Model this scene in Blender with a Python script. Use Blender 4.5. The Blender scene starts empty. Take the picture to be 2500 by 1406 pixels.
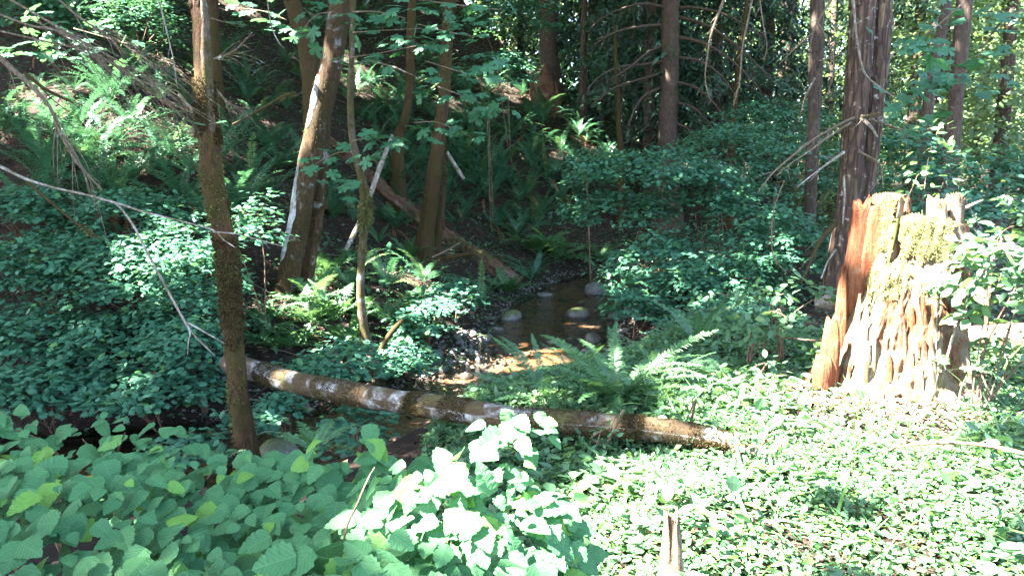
import bpy, math, random
import numpy as np
from mathutils import Vector, Matrix

# ------------------------------------------------------------------ camera, sky, sun, exposure
SC = bpy.context.scene
COL = SC.collection
EYE = np.array([0.0, 0.0, 1.7])
PITCH = math.radians(8.3)
HFOV = math.radians(65.0)
FPX = 1250.0 / math.tan(HFOV / 2)          # focal length in photo pixels (2500 wide)

cam_d = bpy.data.cameras.new('camera')
cam = bpy.data.objects.new('camera', cam_d)
COL.objects.link(cam)
cam.location = EYE
cam.rotation_euler = (math.radians(90) - PITCH, 0, 0)
cam_d.sensor_width = 36.0
cam_d.lens = 18.0 / math.tan(HFOV / 2)
cam_d.clip_start = 0.05
cam_d.clip_end = 2000.0
SC.camera = cam

SUN = np.array([-0.60, -0.22, 0.84]); SUN = SUN / np.linalg.norm(SUN)     # direction towards the sun
world = bpy.data.worlds.new('World'); SC.world = world; world.use_nodes = True
wn = world.node_tree.nodes; wl = world.node_tree.links
sky = wn.new('ShaderNodeTexSky'); sky.sky_type = 'NISHITA'; sky.sun_disc = False
sky.sun_elevation = math.asin(SUN[2])
sky.sun_rotation = math.atan2(SUN[0], SUN[1])
sky.air_density = 1.0; sky.dust_density = 1.5; sky.ozone_density = 1.0
wn['Background'].inputs['Strength'].default_value = 0.06
wl.new(sky.outputs['Color'], wn['Background'].inputs['Color'])
sun_d = bpy.data.lights.new('sun', 'SUN'); sun_d.energy = 5.0; sun_d.angle = math.radians(0.53)
sun_d.color = (1.0, 0.95, 0.88)
sun_o = bpy.data.objects.new('sun', sun_d); COL.objects.link(sun_o)
sun_o.location = (-20, 3, 40)
sun_o.rotation_euler = Vector(SUN).to_track_quat('Z', 'Y').to_euler()

SC.view_settings.view_transform = 'Standard'
SC.view_settings.look = 'None'
SC.view_settings.gamma = 1.0
SC.view_settings.use_curve_mapping = False
SC.view_settings.exposure = 4.95
SC.render.engine = 'CYCLES'
cy = SC.cycles
cy.use_denoising = True
try: cy.denoiser = 'OPENIMAGEDENOISE'
except Exception: pass
cy.max_bounces = 6; cy.diffuse_bounces = 4; cy.glossy_bounces = 2; cy.transmission_bounces = 4
cy.transparent_max_bounces = 8
cy.caustics_reflective = False; cy.caustics_refractive = False
cy.sample_clamp_indirect = 6.0
SC.render.film_transparent = False

# ------------------------------------------------------------------ helpers
RNG = np.random.default_rng(7)
random.seed(7)
CP, SP = math.cos(PITCH), math.sin(PITCH)
def ray(px, py):
    a = (px - 1250.0) / FPX; b = (703.0 - py) / FPX
    return np.array([a, CP + b * SP, -SP + b * CP])
def P(px, py, d):
    """world point on the line of sight of a photo pixel, d metres ahead"""
    r = ray(px, py); return EYE + r * (d / r[1])
def proj(p):
    v = np.asarray(p, float) - EYE; f = v[..., 1] * CP - v[..., 2] * SP; u = v[..., 1] * SP + v[..., 2] * CP
    return 1250 + FPX * v[..., 0] / f, 703 - FPX * u / f
def px2m(w, d): return w * d / FPX / CP

def sstep(a, b, x):
    t = np.clip((np.asarray(x, float) - a) / (b - a), 0, 1); return t * t * (3 - 2 * t)

_nd = RNG.normal(size=(24, 3)); _nd /= np.linalg.norm(_nd, axis=1)[:, None]
_np = RNG.uniform(0, 6.28, 24)
def noise3(p, f=1.0, oct=3):
    """cheap smooth noise, about -1..1, p (...,3)"""
    p = np.asarray(p, float) * f
    out = np.zeros(p.shape[:-1]); amp = 1.0; k = 0
    for o in range(oct):
        for i in range(5):
            j = (k + i) % 24
            out += amp * np.sin((p @ _nd[j]) * 2.1 * (1 + 0.13 * i) + _np[j] + 3.1 * np.sin((p @ _nd[(j + 7) % 24]) * 1.3 + _np[(j + 3) % 24]) * 0.6)
        k += 5; amp *= 0.5; p = p * 2.07
    return out / 5.0

CREEK = np.array([(-40, 4.5), (-14, 6.2), (-8, 6.8), (-5, 7.1), (-3.3, 7.4), (-2.1, 7.8), (-0.8, 8.7), (-0.05, 9.9), (0.45, 11.6), (0.8, 13.8),
                  (1.25, 15.8), (2.2, 17.8), (4.2, 19.4), (8, 21), (16, 22.5), (40, 26), (90, 34), (300, 60)], float)
CBED = np.array([-1.3, -1.15, -1.1, -1.1, -1.08, -1.06, -1.04, -1.02, -1.0, -0.95, -0.9, -0.82, -0.72, -0.62, -0.5, -0.4, 0, 0])
def creek(x, y):
    """distance from the creek line, signed (+ far side), bed height, nearest x"""
    x = np.asarray(x, float); y = np.asarray(y, float)
    best = np.full(x.shape, 1e9); sd = np.zeros(x.shape); bed = np.zeros(x.shape); nx = np.zeros(x.shape)
    for i in range(len(CREEK) - 1):
        a, b = CREEK[i], CREEK[i + 1]; ab = b - a
        t = np.clip(((x - a[0]) * ab[0] + (y - a[1]) * ab[1]) / (ab @ ab), 0, 1)
        qx, qy = a[0] + t * ab[0], a[1] + t * ab[1]
        d = np.hypot(x - qx, y - qy); m = d < best
        cr = ab[0] * (y - a[1]) - ab[1] * (x - a[0])
        best = np.where(m, d, best); sd = np.where(m, np.sign(cr), sd)
        bed = np.where(m, CBED[i] + t * (CBED[i + 1] - CBED[i]), bed); nx = np.where(m, qx, nx)
    return best, sd, bed, nx
def H(x, y):
    x = np.asarray(x, float); y = np.asarray(y, float)
    s, side, bed, nx = creek(x, y)
    ter = -0.48 * sstep(0.4, -2.2, x) * sstep(2.6, 5.0, y)
    near = bed + (ter - bed) * sstep(0.72, 2.5, s) + 0.02 * np.maximum(s - 6, 0) * sstep(0, 30, y)
    k = 0.64 - 0.57 * sstep(3.5, 11, nx)
    far = bed + (-0.05 - bed) * sstep(0.75, 2.9, s) + k * np.maximum(s - 2.6, 0) * sstep(2.6, 5, s)
    cap = 22.0
    far = np.where(far > cap, cap + 0.15 * (far - cap), far)
    z = np.where(side > 0, far, near)
    p = np.stack([x, y, np.zeros_like(x)], -1)
    z = z + noise3(p, 0.55, 3) * 0.10 * sstep(0.6, 2.5, s) + noise3(p, 2.3, 2) * 0.03
    z = z + noise3(p, 0.12, 2) * 0.5 * sstep(8, 20, s)
    return z
def Hs(x, y): return float(H(np.array([x]), np.array([y]))[0])
def G(px, py, lo=1.2, hi=120.0):
    """where the line of sight of a photo pixel meets the ground"""
    r = ray(px, py); t = np.concatenate([np.arange(lo, 30, 0.04), np.arange(30, hi, 0.3)]) / r[1]
    q = EYE + r[None] * t[:, None]
    below = q[:, 2] < H(q[:, 0], q[:, 1])
    i = int(np.argmax(below)) if below.any() else len(t) - 1
    p = q[i].copy(); p[2] = Hs(p[0], p[1]); return p

def tag(o, label, cat, group=None, kind=None):
    if label: o['label'] = label
    if cat: o['category'] = cat
    if group: o['group'] = group
    if kind: o['kind'] = kind
    return o
def empty(name, loc, label, cat, group=None):
    o = bpy.data.objects.new(name, None); COL.objects.link(o)
    o.empty_display_size = 0.1; o.location = tuple(float(v) for v in loc)
    return tag(o, label, cat, group)

def mesh(name, V, faces, mat, uv=None, rnd=None, smooth=True):
    V = np.ascontiguousarray(V, dtype=np.float32)
    if isinstance(faces, np.ndarray): faces = [faces]
    faces = [np.ascontiguousarray(f, dtype=np.int32) for f in faces if len(f)]
    me = bpy.data.meshes.new(name)
    me.vertices.add(len(V)); me.vertices.foreach_set('co', V.ravel())
    nl = sum(f.size for f in faces); npoly = sum(len(f) for f in faces)
    me.loops.add(nl); me.polygons.add(npoly)
    lv = np.concatenate([f.ravel() for f in faces])
    tot = np.concatenate([np.full(len(f), f.shape[1], np.int32) for f in faces])
    st = np.concatenate([[0], np.cumsum(tot)[:-1]]).astype(np.int32)
    me.loops.foreach_set('vertex_index', lv)
    me.polygons.foreach_set('loop_start', st)
    try: me.polygons.foreach_set('loop_total', tot)
    except Exception: pass
    me.polygons.foreach_set('use_smooth', np.full(npoly, smooth, dtype=bool))
    if uv is not None:
        l = me.uv_layers.new(name='UVMap')
        l.data.foreach_set('uv', np.ascontiguousarray(uv[lv], dtype=np.float32).ravel())
    if rnd is not None:
        a = me.attributes.new('rnd', 'FLOAT', 'POINT'); a.data.foreach_set('value', np.ascontiguousarray(rnd, dtype=np.float32))
    if mat is not None: me.materials.append(mat)
    me.update(calc_edges=True); me.validate()
    return me
def obj(name, me, parent=None, loc=None):
    o = bpy.data.objects.new(name, me); COL.objects.link(o)
    if parent is not None: o.parent = parent
    if loc is not None: o.location = tuple(float(v) for v in loc)
    return o
def part(name, V, F, mat, root, uv=None, rnd=None, smooth=True, kind=None):
    """mesh given in world coordinates, linked as a child of root (an Empty without rotation)"""
    off = np.array(root.location)
    if root.parent is not None: off = off + np.array(root.parent.location)
    o = obj(name, mesh(name, np.asarray(V) - off, F, mat, uv, rnd, smooth), root)
    if kind: o['kind'] = kind
    return o

def catmull(pts, n):
    pts = np.asarray(pts, float)
    if len(pts) == 2: 
        t = np.linspace(0, 1, n * 1 + 1)[:, None]; return pts[0] * (1 - t) + pts[1] * t
    q = np.vstack([2 * pts[0] - pts[1], pts, 2 * pts[-1] - pts[-2]]); out = []
    for i in range(1, len(q) - 2):
        p0, p1, p2, p3 = q[i - 1], q[i], q[i + 1], q[i + 2]
        for t in np.linspace(0, 1, n, endpoint=False):
            out.append(0.5 * ((2 * p1) + (-p0 + p2) * t + (2 * p0 - 5 * p1 + 4 * p2 - p3) * t * t + (-p0 + 3 * p1 - 3 * p2 + p3) * t ** 3))
    out.append(pts[-1]); return np.array(out)
def tube(pts, rad, sides=10, sub=5, rough=0.0, rf=6.0, cap=True, furrow=0, stretch=0.25):
    pr = catmull(np.column_stack([pts, rad]), sub)
    c, r = pr[:, :3], np.maximum(pr[:, 3], 0.0008)
    t = np.gradient(c, axis=0); t /= np.linalg.norm(t, axis=1)[:, None] + 1e-9
    ref = np.array([0.0, 0.0, 1.0]) if abs(t[:, 2]).mean() < 0.8 else np.array([0.0, 1.0, 0.0])
    u = np.cross(t, ref); u /= np.linalg.norm(u, axis=1)[:, None] + 1e-9
    v = np.cross(t, u)
    a = np.arange(sides) * 2 * math.pi / sides
    dirs = u[:, None, :] * np.cos(a)[None, :, None] + v[:, None, :] * np.sin(a)[None, :, None]
    R = r[:, None] * np.ones(sides)[None]
    if rough:
        L = np.concatenate([[0], np.cumsum(np.linalg.norm(np.diff(c, axis=0), axis=1))])
        q = np.stack([np.cos(a)[None] * np.ones(len(c))[:, None], np.sin(a)[None] * np.ones(len(c))[:, None],
                      (L * stretch * 4)[:, None] * np.ones(sides)[None]], -1)
        q = q + c[0][None, None] * 1.7
        R = R * (1 + rough * noise3(q, rf * 0.35, 3) + 0.25 * rough * noise3(q * [1.5, 1.5, 6], rf * 0.6, 2))
        if furrow: R = R * (1 - furrow * np.abs(noise3(q, rf * 1.1, 2)))
    V = c[:, None, :] + dirs * R[:, :, None]
    n = len(c); idx = np.arange(n * sides).reshape(n, sides)
    F = np.stack([idx[:-1], np.roll(idx[:-1], -1, 1), np.roll(idx[1:], -1, 1), idx[1:]], -1).reshape(-1, 4)
    V = V.reshape(-1, 3); faces = [F]
    if cap:
        V = np.vstack([V, c[0], c[-1]]); b0, b1 = len(V) - 2, len(V) - 1
        i = np.arange(sides); j = (i + 1) % sides
        faces.append(np.vstack([np.stack([np.full(sides, b0), j, i], 1), np.stack([np.full(sides, b1), idx[-1][i], idx[-1][j]], 1)]))
    return V, faces
def join(parts):
    Vs, fs, off = [], {}, 0
    for V, F in parts:
        if isinstance(F, np.ndarray): F = [F]
        for f in F: fs.setdefault(f.shape[1], []).append(f + off)
        Vs.append(V); off += len(V)
    return np.vstack(Vs), [np.vstack(f) for f in fs.values()]

# leaf templates: stalk at the origin, tip along +Y, upper face +Z, length 1 -> (V, tris, uv)
def t_hazel(n=12, w=0.46, teeth=0.035, fold=0.10, droop=0.10, seed=0):
    r = np.random.default_rng(seed); V, F, U = [], [], []
    for i in range(n + 1):
        t = i / n; y = t
        wd = w * (math.sin(math.pi * t ** 0.62) ** 0.75) * (1 - 0.18 * t) if 0 < t < 1 else 0.0
        if 0 < t < 1: wd += teeth * (1 if i % 2 else -0.6) * (1 + 0.4 * r.normal())
        z = -droop * t * t; ye = y - 0.02 * (i % 2)
        V += [(0, y, z), (-wd, ye, z + fold * wd * 1.2 - 0.12 * wd * wd + 0.012 * r.normal()), (wd, ye, z + fold * wd * 1.2 - 0.12 * wd * wd + 0.012 * r.normal())]
    for i in range(n):
        a, b = 3 * i, 3 * i + 3
        F += [(a, b, b + 1), (a, b + 1, a + 1), (a, a + 2, b + 2), (a, b + 2, b)]
    V = np.array(V); return V, np.array(F), V[:, :2].copy()
def t_maple(lobes=7, depth=0.22, seed=0, cup=0.10, spread=2.45, teeth=0):
    r = np.random.default_rng(seed); pts = []
    for i in range(lobes):
        a = -spread + 2 * spread * i / (lobes - 1)
        rr = (1.0 - 0.28 * (abs(a) / spread) ** 1.6) * (1 + 0.04 * r.normal())
        st = 2 * spread / (lobes - 1)
        if teeth:
            pts += [(a - 0.38 * st, rr * 0.66), (a - 0.32 * st, rr * 0.84), (a - 0.14 * st, rr * 0.84), (a, rr), (a + 0.14 * st, rr * 0.84), (a + 0.32 * st, rr * 0.84), (a + 0.38 * st, rr * 0.66)]
        else: pts.append((a, rr))
        if i < lobes - 1: pts.append((a + st / 2, rr * (1 - depth) * (0.96 if not teeth else 0.72)))
    c = np.array([0, 0.42, 0.0]); V = [c, (0, 0, -0.02)]
    for a, rr in pts:
        R = rr * 0.56
        V.append((math.sin(a) * R, 0.42 + math.cos(a) * R, -cup * R * R * 2 + 0.02 * r.normal()))
    n = len(pts); F = [(0, 2 + i + 1, 2 + i) for i in range(n - 1)] + [(0, 2, 1), (0, 1, 2 + n - 1)]
    V = np.array(V, float); return V, np.array(F), V[:, :2].copy()
def t_oval(w=0.30, fold=0.12, seed=0, n=4):
    V, F = [], []
    for i in range(n + 1):
        t = i / n; wd = w * math.sin(math.pi * min(max(t, 0), 1) ** 0.85) ** 0.8 if 0 < t < 1 else 0
        z = -0.10 * t * t
        V += [(0, t, z), (-wd, t, z + fold * wd), (wd, t, z + fold * wd)]
    for i in range(n):
        a, b = 3 * i, 3 * i + 3
        if i == 0: F += [(a, b, b + 1), (a, b + 2, b)]
        elif i == n - 1: F += [(a, b, a + 1), (a, a + 2, b)]
        else: F += [(a, b, b + 1), (a, b + 1, a + 1), (a, a + 2, b + 2), (a, b + 2, b)]
    V = np.array(V, float); return V, np.array(F), V[:, :2].copy()
def t_rhomb(w=0.34, seed=0):
    V = np.array([(0, 0, 0), (-w, 0.5, 0.06), (0, 0.55, 0), (w, 0.5, 0.06), (0, 1, -0.05)], float)
    return V, np.array([(0, 2, 1), (0, 3, 2), (1, 2, 4), (2, 3, 4)]), V[:, :2].copy()
def t_blade(w=0.04, n=4, bend=0.5):
    V, F = [], []
    for i in range(n + 1):
        t = i / n; wd = w * (1 - t ** 2) + 0.002; y = t * (1 - 0.25 * bend * t); z = -bend * t * t * 0.6
        V += [(-wd, y, z), (wd, y, z)]
    for i in range(n): a = 2 * i; F += [(a, a + 1, a + 3), (a, a + 3, a + 2)]
    V = np.array(V, float); return V, np.array(F), V[:, :2].copy()
def t_frond(N=26, width=0.075, arch=0.9, seed=0, seg=2, broad=False):
    """fern frond: curved midrib with a comb of pinnae on either side"""
    r = np.random.default_rng(seed); V, F = [], []
    M = 14; ys, zs, ph = [0.0], [0.0], [0.0]
    for i in range(M):
        a = -arch * ((i + 0.5) / M) ** 1.4
        ys.append(ys[-1] + math.cos(a) / M); zs.append(zs[-1] + math.sin(a) / M); ph.append(a)
    ts = np.linspace(0, 1, M + 1)
    sway = 0.05 * r.normal()
    def at(t):
        y = np.interp(t, ts, ys); z = np.interp(t, ts, zs); a = np.interp(t, ts, ph)
        return np.array([sway * t * t, y, z]), np.array([0, math.cos(a), math.sin(a)]), np.array([0, -math.sin(a), math.cos(a)])
    for i in range(M + 1):
        c, tg, nm = at(ts[i]); w = 0.006 * (1 - 0.8 * ts[i])
        V += [c + (-w, 0, 0) + nm * 0.002, c + (w, 0, 0) + nm * 0.002]
    for i in range(M): a = 2 * i; F += [(a, a + 1, a + 3), (a, a + 3, a + 2)]
    t0 = 0.10 if not broad else 0.16
    for k in range(N):
        t = t0 + (1 - t0) * (k + 0.5) / N
        c, tg, nm = at(t)
        u = (t - t0) / (1 - t0)
        wl = width * (min(1, u * 5 + 0.45) if not broad else math.sin(math.pi * min(1, u * 0.62 + 0.22))) * (1 - u ** 3.0) ** 0.7 + 0.004
        pw = (0.95 - t0) / N * 0.50 * (1.25 if broad else 1.0)
        for sg in (-1, 1):
            if r.random() < 0.02: continue
            out = np.array([sg, 0, 0]) * math.cos(0.22) + tg * math.sin(0.22 + 0.1 * r.normal()) + nm * (0.18 + 0.15 * r.normal())
            out /= np.linalg.norm(out); L = wl * (1 + 0.08 * r.normal())
            b = len(V)
            if seg == 2:
                V += [c, c + tg * pw + out * L * 0.3, c - tg * pw * 0.8 + out * L * 0.3, c + out * L - nm * L * 0.15 + tg * pw * 0.6]
                F += [(b, b + 1, b + 2), (b + 1, b + 3, b + 2)]
            else:
                m = out * L * 0.55
                V += [c, c + tg * pw + out * L * 0.15, c - tg * pw + out * L * 0.15, c + m + tg * pw * 0.9 + nm * 0.004, c + m - tg * pw * 0.55 + nm * 0.004,
                      c + out * L - nm * L * 0.16 + tg * pw * 0.9]
                F += [(b, b + 1, b + 2), (b + 1, b + 3, b + 4), (b + 1, b + 4, b + 2), (b + 3, b + 5, b + 4)]
    V = np.array(V, float); return V, np.array(F), V[:, :2].copy()

def frames(D, N):
    """orthonormal frames (right, dir, normal) from tip directions D and wanted normals N"""
    D = D / (np.linalg.norm(D, axis=1)[:, None] + 1e-9)
    N = N - D * np.sum(N * D, 1)[:, None]; N = N / (np.linalg.norm(N, axis=1)[:, None] + 1e-9)
    R = np.cross(D, N); return np.stack([R, D, N], -1)
def scatter(tmpl, pos, fr, size, jit=None):
    """many copies of a template as one mesh"""
    V, F, U = tmpl; n = len(pos)
    W = np.einsum('nij,vj->nvi', fr, V) * np.asarray(size).reshape(-1, 1, 1) + pos[:, None, :]
    FF = F[None] + (np.arange(n) * len(V))[:, None, None]
    uv = np.tile(U, (n, 1)); rnd = np.repeat(RNG.random(n), len(V))
    return W.reshape(-1, 3), FF.reshape(-1, F.shape[1]), uv, rnd
def merge_sc(lst):
    V = np.vstack([l[0] for l in lst]); off = np.cumsum([0] + [len(l[0]) for l in lst[:-1]])
    by = {}
    for l, o in zip(lst, off): by.setdefault(l[1].shape[1], []).append(l[1] + o)
    return V, [np.vstack(f) for f in by.values()], np.vstack([l[2] for l in lst]), np.concatenate([l[3] for l in lst])
def rand_dir(n): 
    d = RNG.normal(size=(n, 3)); return d / np.linalg.norm(d, axis=1)[:, None]
def place(o, pos, fr, size):
    m = Matrix.Identity(4)
    for i in range(3):
        for j in range(3): m[i][j] = float(fr[i, j] * size)
        m[i][3] = float(pos[i])
    o.matrix_local = m

# ------------------------------------------------------------------ materials
class NT:
    def __init__(s, name):
        s.m = bpy.data.materials.new(name); s.m.use_nodes = True; s.t = s.m.node_tree
        s.n = s.t.nodes; s.l = s.t.links; s.b = s.n['Principled BSDF']; s.out = s.n['Material Output']
    def add(s, ty, **kw):
        x = s.n.new(ty)
        for k, v in kw.items():
            if k.startswith('_'): setattr(x, k[1:], v)
            else: x.inputs[k.replace('~', ' ')].default_value = v
        return x
    def link(s, a, b): s.l.new(a, b)
    def coord(s, scale=(1, 1, 1), kind='Object'):
        tc = s.add('ShaderNodeTexCoord'); mp = s.add('ShaderNodeMapping'); mp.inputs['Scale'].default_value = scale
        s.link(tc.outputs[kind], mp.inputs['Vector']); return mp.outputs['Vector']
    def noise(s, vec, scale, detail=4, rough=0.55, dist=0.0):
        x = s.add('ShaderNodeTexNoise', Scale=scale, Detail=detail, Roughness=rough, Distortion=dist)
        if vec is not None: s.link(vec, x.inputs['Vector'])
        return x.outputs['Fac']
    def ramp(s, fac, stops, interp='LINEAR'):
        x = s.add('ShaderNodeValToRGB'); cr = x.color_ramp; cr.interpolation = interp
        while len(cr.elements) < len(stops): cr.elements.new(0.5)
        for e, (p, c) in zip(cr.elements, stops):
            e.position = p; e.color = (c[0], c[1], c[2], 1) if not isinstance(c, (int, float)) else (c, c, c, 1)
        s.link(fac, x.inputs['Fac']); return x.outputs['Color']
    def mix(s, fac, a, b, ty='MIX'):
        x = s.add('ShaderNodeMix', _data_type='RGBA', _blend_type=ty)
        if isinstance(fac, (int, float)): x.inputs[0].default_value = fac
        else: s.link(fac, x.inputs[0])
        for i, v in ((6, a), (7, b)):
            if isinstance(v, tuple): x.inputs[i].default_value = (*v, 1)
            else: s.link(v, x.inputs[i])
        return x.outputs[2]
    def math(s, op, a, b=0.0):
        x = s.add('ShaderNodeMath', _operation=op)
        for i, v in ((0, a), (1, b)):
            if isinstance(v, (int, float)): x.inputs[i].default_value = v
            else: s.link(v, x.inputs[i])
        return x.outputs[0]
    def bump(s, h, strength=0.5, dist=0.02):
        x = s.add('ShaderNodeBump', Strength=strength, Distance=dist); s.link(h, x.inputs['Height']); s.link(x.outputs['Normal'], s.b.inputs['Normal']); return x
    def color(s, c):
        if isinstance(c, tuple): s.b.inputs['Base Color'].default_value = (*c, 1)
        else: s.link(c, s.b.inputs['Base Color'])
    def rough(s, r, spec=0.5):
        if isinstance(r, (int, float)): s.b.inputs['Roughness'].default_value = r
        else: s.link(r, s.b.inputs['Roughness'])
        s.b.inputs['Specular IOR Level'].default_value = spec

def leaf_mat(name, dark, light, trans, odd=None, tr=0.35, rough=0.42, spec=0.5, vein=0.0, oddp=0.94):
    k = NT(name)
    at = k.add('ShaderNodeAttribute', _attribute_name='rnd'); oi = k.add('ShaderNodeObjectInfo')
    f = k.math('FRACT', k.math('ADD', at.outputs['Fac'], oi.outputs['Random']))
    stops = [(0.0, dark), (0.55, tuple((a + b) / 2 for a, b in zip(dark, light))), (0.9, light)]
    if odd: stops = [(0.0, dark), (0.5, tuple((a + b) / 2 for a, b in zip(dark, light))), (oddp - 0.03, light), (oddp, odd)]
    c = k.ramp(f, stops)
    # blotchy wear on the blade
    nz = k.noise(k.coord((1, 1, 1)), 9.0, 3)
    c = k.mix(k.ramp(nz, [(0.35, 0.0), (0.75, 0.35)]), c, tuple(v * 0.62 for v in dark))
    if vein:
        sp_ = k.noise(k.coord((1, 1, 1)), 16.0, 4, 0.7); c = k.mix(k.ramp(sp_, [(0.66, 0.0), (0.72, 0.65)]), c, (0.13, 0.10, 0.035))
        uv = k.add('ShaderNodeUVMap'); sp = k.add('ShaderNodeSeparateXYZ'); k.link(uv.outputs['UV'], sp.inputs[0])
        ax = k.math('ABSOLUTE', sp.outputs['X'])
        w = k.math('SINE', k.math('MULTIPLY', k.math('SUBTRACT', sp.outputs['Y'], k.math('MULTIPLY', ax, 0.85)), 52.0))
        line = k.math('POWER', k.math('ADD', k.math('MULTIPLY', w, 0.5), 0.5), 5.0)
        mid = k.math('LESS_THAN', ax, 0.012)
        ln = k.math('MAXIMUM', k.math('MULTIPLY', line, 0.7), mid)
        c = k.mix(k.math('MULTIPLY', ln, vein), c, tuple(min(1, v * 1.9 + 0.02) for v in light))
        k.bump(k.math('MULTIPLY', ln, -1.0), 0.30, 0.004)
    k.color(c); k.rough(rough, spec)
    tl = k.add('ShaderNodeBsdfTranslucent'); k.link(k.mix(0.5, c, trans), tl.inputs['Color'])
    mx = k.add('ShaderNodeMixShader'); mx.inputs[0].default_value = tr
    k.link(k.b.outputs[0], mx.inputs[1]); k.link(tl.outputs[0], mx.inputs[2]); k.link(mx.outputs[0], k.out.inputs['Surface'])
    return k.m

M = {}
M['hazel'] = leaf_mat('hazel_leaf', (0.040, 0.130, 0.052), (0.068, 0.180, 0.070), (0.12, 0.26, 0.05), odd=(0.13, 0.27, 0.045), vein=0.22, tr=0.32, rough=0.6, spec=0.22)
M['vine'] = leaf_mat('vine_maple_leaf', (0.034, 0.120, 0.070), (0.060, 0.170, 0.098), (0.10, 0.22, 0.05), odd=(0.08, 0.19, 0.06), oddp=0.97, tr=0.30, rough=0.55, spec=0.3)
M['maple'] = leaf_mat('bigleaf_maple_leaf', (0.028, 0.105, 0.055), (0.048, 0.150, 0.078), (0.10, 0.26, 0.04), tr=0.38, rough=0.5, spec=0.35)
M['oval'] = leaf_mat('oval_shrub_leaf', (0.050, 0.120, 0.055), (0.085, 0.170, 0.080), (0.15, 0.28, 0.05), odd=(0.14, 0.22, 0.05), tr=0.32, rough=0.42)
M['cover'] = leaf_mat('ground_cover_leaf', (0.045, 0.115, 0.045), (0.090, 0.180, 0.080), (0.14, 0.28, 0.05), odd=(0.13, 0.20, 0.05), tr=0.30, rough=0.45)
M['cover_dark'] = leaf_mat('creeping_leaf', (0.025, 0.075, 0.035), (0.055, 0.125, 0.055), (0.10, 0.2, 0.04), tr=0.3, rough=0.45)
M['fern'] = leaf_mat('sword_fern_frond', (0.025, 0.092, 0.046), (0.052, 0.145, 0.068), (0.07, 0.18, 0.06), odd=(0.09, 0.15, 0.04), tr=0.25, rough=0.36, spec=0.75)
M['fern_old'] = leaf_mat('dead_fern_frond', (0.16, 0.065, 0.025), (0.24, 0.11, 0.045), (0.2, 0.1, 0.04), tr=0.2, rough=0.7)
M['lady'] = leaf_mat('lady_fern_frond', (0.035, 0.105, 0.040), (0.070, 0.150, 0.060), (0.13, 0.26, 0.05), tr=0.32, rough=0.45)
M['needle'] = leaf_mat('conifer_needles', (0.016, 0.045, 0.028), (0.035, 0.080, 0.045), (0.05, 0.1, 0.03), tr=0.12, rough=0.5)
M['far'] = leaf_mat('far_foliage_leaf', (0.050, 0.110, 0.040), (0.110, 0.170, 0.070), (0.22, 0.30, 0.06), odd=(0.20, 0.20, 0.07), tr=0.42, rough=0.45)
M['canopy'] = leaf_mat('canopy_leaf', (0.035, 0.09, 0.045), (0.055, 0.13, 0.06), (0.12, 0.28, 0.05), tr=0.40, rough=0.45)
M['grass'] = leaf_mat('grass_blade', (0.06, 0.14, 0.04), (0.11, 0.20, 0.07), (0.16, 0.3, 0.05), tr=0.3)
M['litter'] = leaf_mat('dead_leaf_litter', (0.085, 0.045, 0.028), (0.22, 0.13, 0.085), (0.15, 0.08, 0.04), tr=0.1, rough=0.75, spec=0.3)
M['needlebrown'] = leaf_mat('dry_needles', (0.13, 0.055, 0.022), (0.26, 0.12, 0.045), (0.2, 0.1, 0.03), tr=0.1, rough=0.8, spec=0.2)
M['moss'] = leaf_mat('moss_tuft', (0.050, 0.052, 0.015), (0.145, 0.140, 0.045), (0.18, 0.17, 0.05), tr=0.25, rough=0.8, spec=0.2)
M['moss_brown'] = leaf_mat('brown_moss_tuft', (0.028, 0.018, 0.007), (0.062, 0.041, 0.014), (0.08, 0.05, 0.02), odd=(0.08, 0.072, 0.020), oddp=0.80, tr=0.2, rough=0.85, spec=0.2)

M['moss_sunlit'] = leaf_mat('sunlit_moss_cushion', (0.095, 0.092, 0.032), (0.29, 0.27, 0.13), (0.26, 0.24, 0.10), tr=0.25, rough=0.85, spec=0.2)  # paler copy of the moss, sunlight on the stump cushions put into colour
def bark(name, base, dark, moss, mossamt=0.5, pale=(0.42, 0.41, 0.38), paleamt=0.35, scale=1.0, vstretch=0.25, bumps=0.6):
    k = NT(name); v = k.coord((1, 1, vstretch)); w = k.coord((1, 1, 1))
    c = k.ramp(k.noise(v, 38 * scale, 8, 0.72, 0.5), [(0.38, dark), (0.54, base), (0.72, tuple(min(1, x * 2.0) for x in base))])
    pz = k.noise(w, 5.5 * scale, 5, 0.62, 0.6)
    c = k.mix(k.ramp(pz, [(1 - paleamt - 0.06, 0.0), (1 - paleamt + 0.05, 0.9)]), c, pale)
    mz = k.noise(w, 3.1 * scale, 6, 0.7, 0.3)
    mcol = k.ramp(k.noise(w, 60, 3), [(0.3, tuple(x * 0.55 for x in moss)), (0.7, moss)])
    c = k.mix(k.ramp(mz, [(0.62 - 0.4 * mossamt, 0.0), (0.74 - 0.4 * mossamt, 0.92)]), c, mcol)
    k.color(c); k.rough(0.88, 0.25)
    h = k.math('ADD', k.math('MULTIPLY', k.noise(v, 34 * scale, 6, 0.7), 0.7), k.math('MULTIPLY', k.noise(w, 90, 3), 0.3))
    k.bump(h, bumps, 0.02); return k.m
M['bark_mossy'] = bark('mossy_maple_bark', (0.060, 0.028, 0.010), (0.014, 0.006, 0.003), (0.046, 0.033, 0.005), 0.44, pale=(0.105, 0.078, 0.048), paleamt=0.30, bumps=1.4)
M['bark_pale'] = bark('pale_lichen_bark', (0.052, 0.027, 0.012), (0.012, 0.006, 0.003), (0.034, 0.022, 0.005), 0.46, pale=(0.25, 0.245, 0.24), paleamt=0.38, scale=0.8, bumps=1.0)
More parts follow.
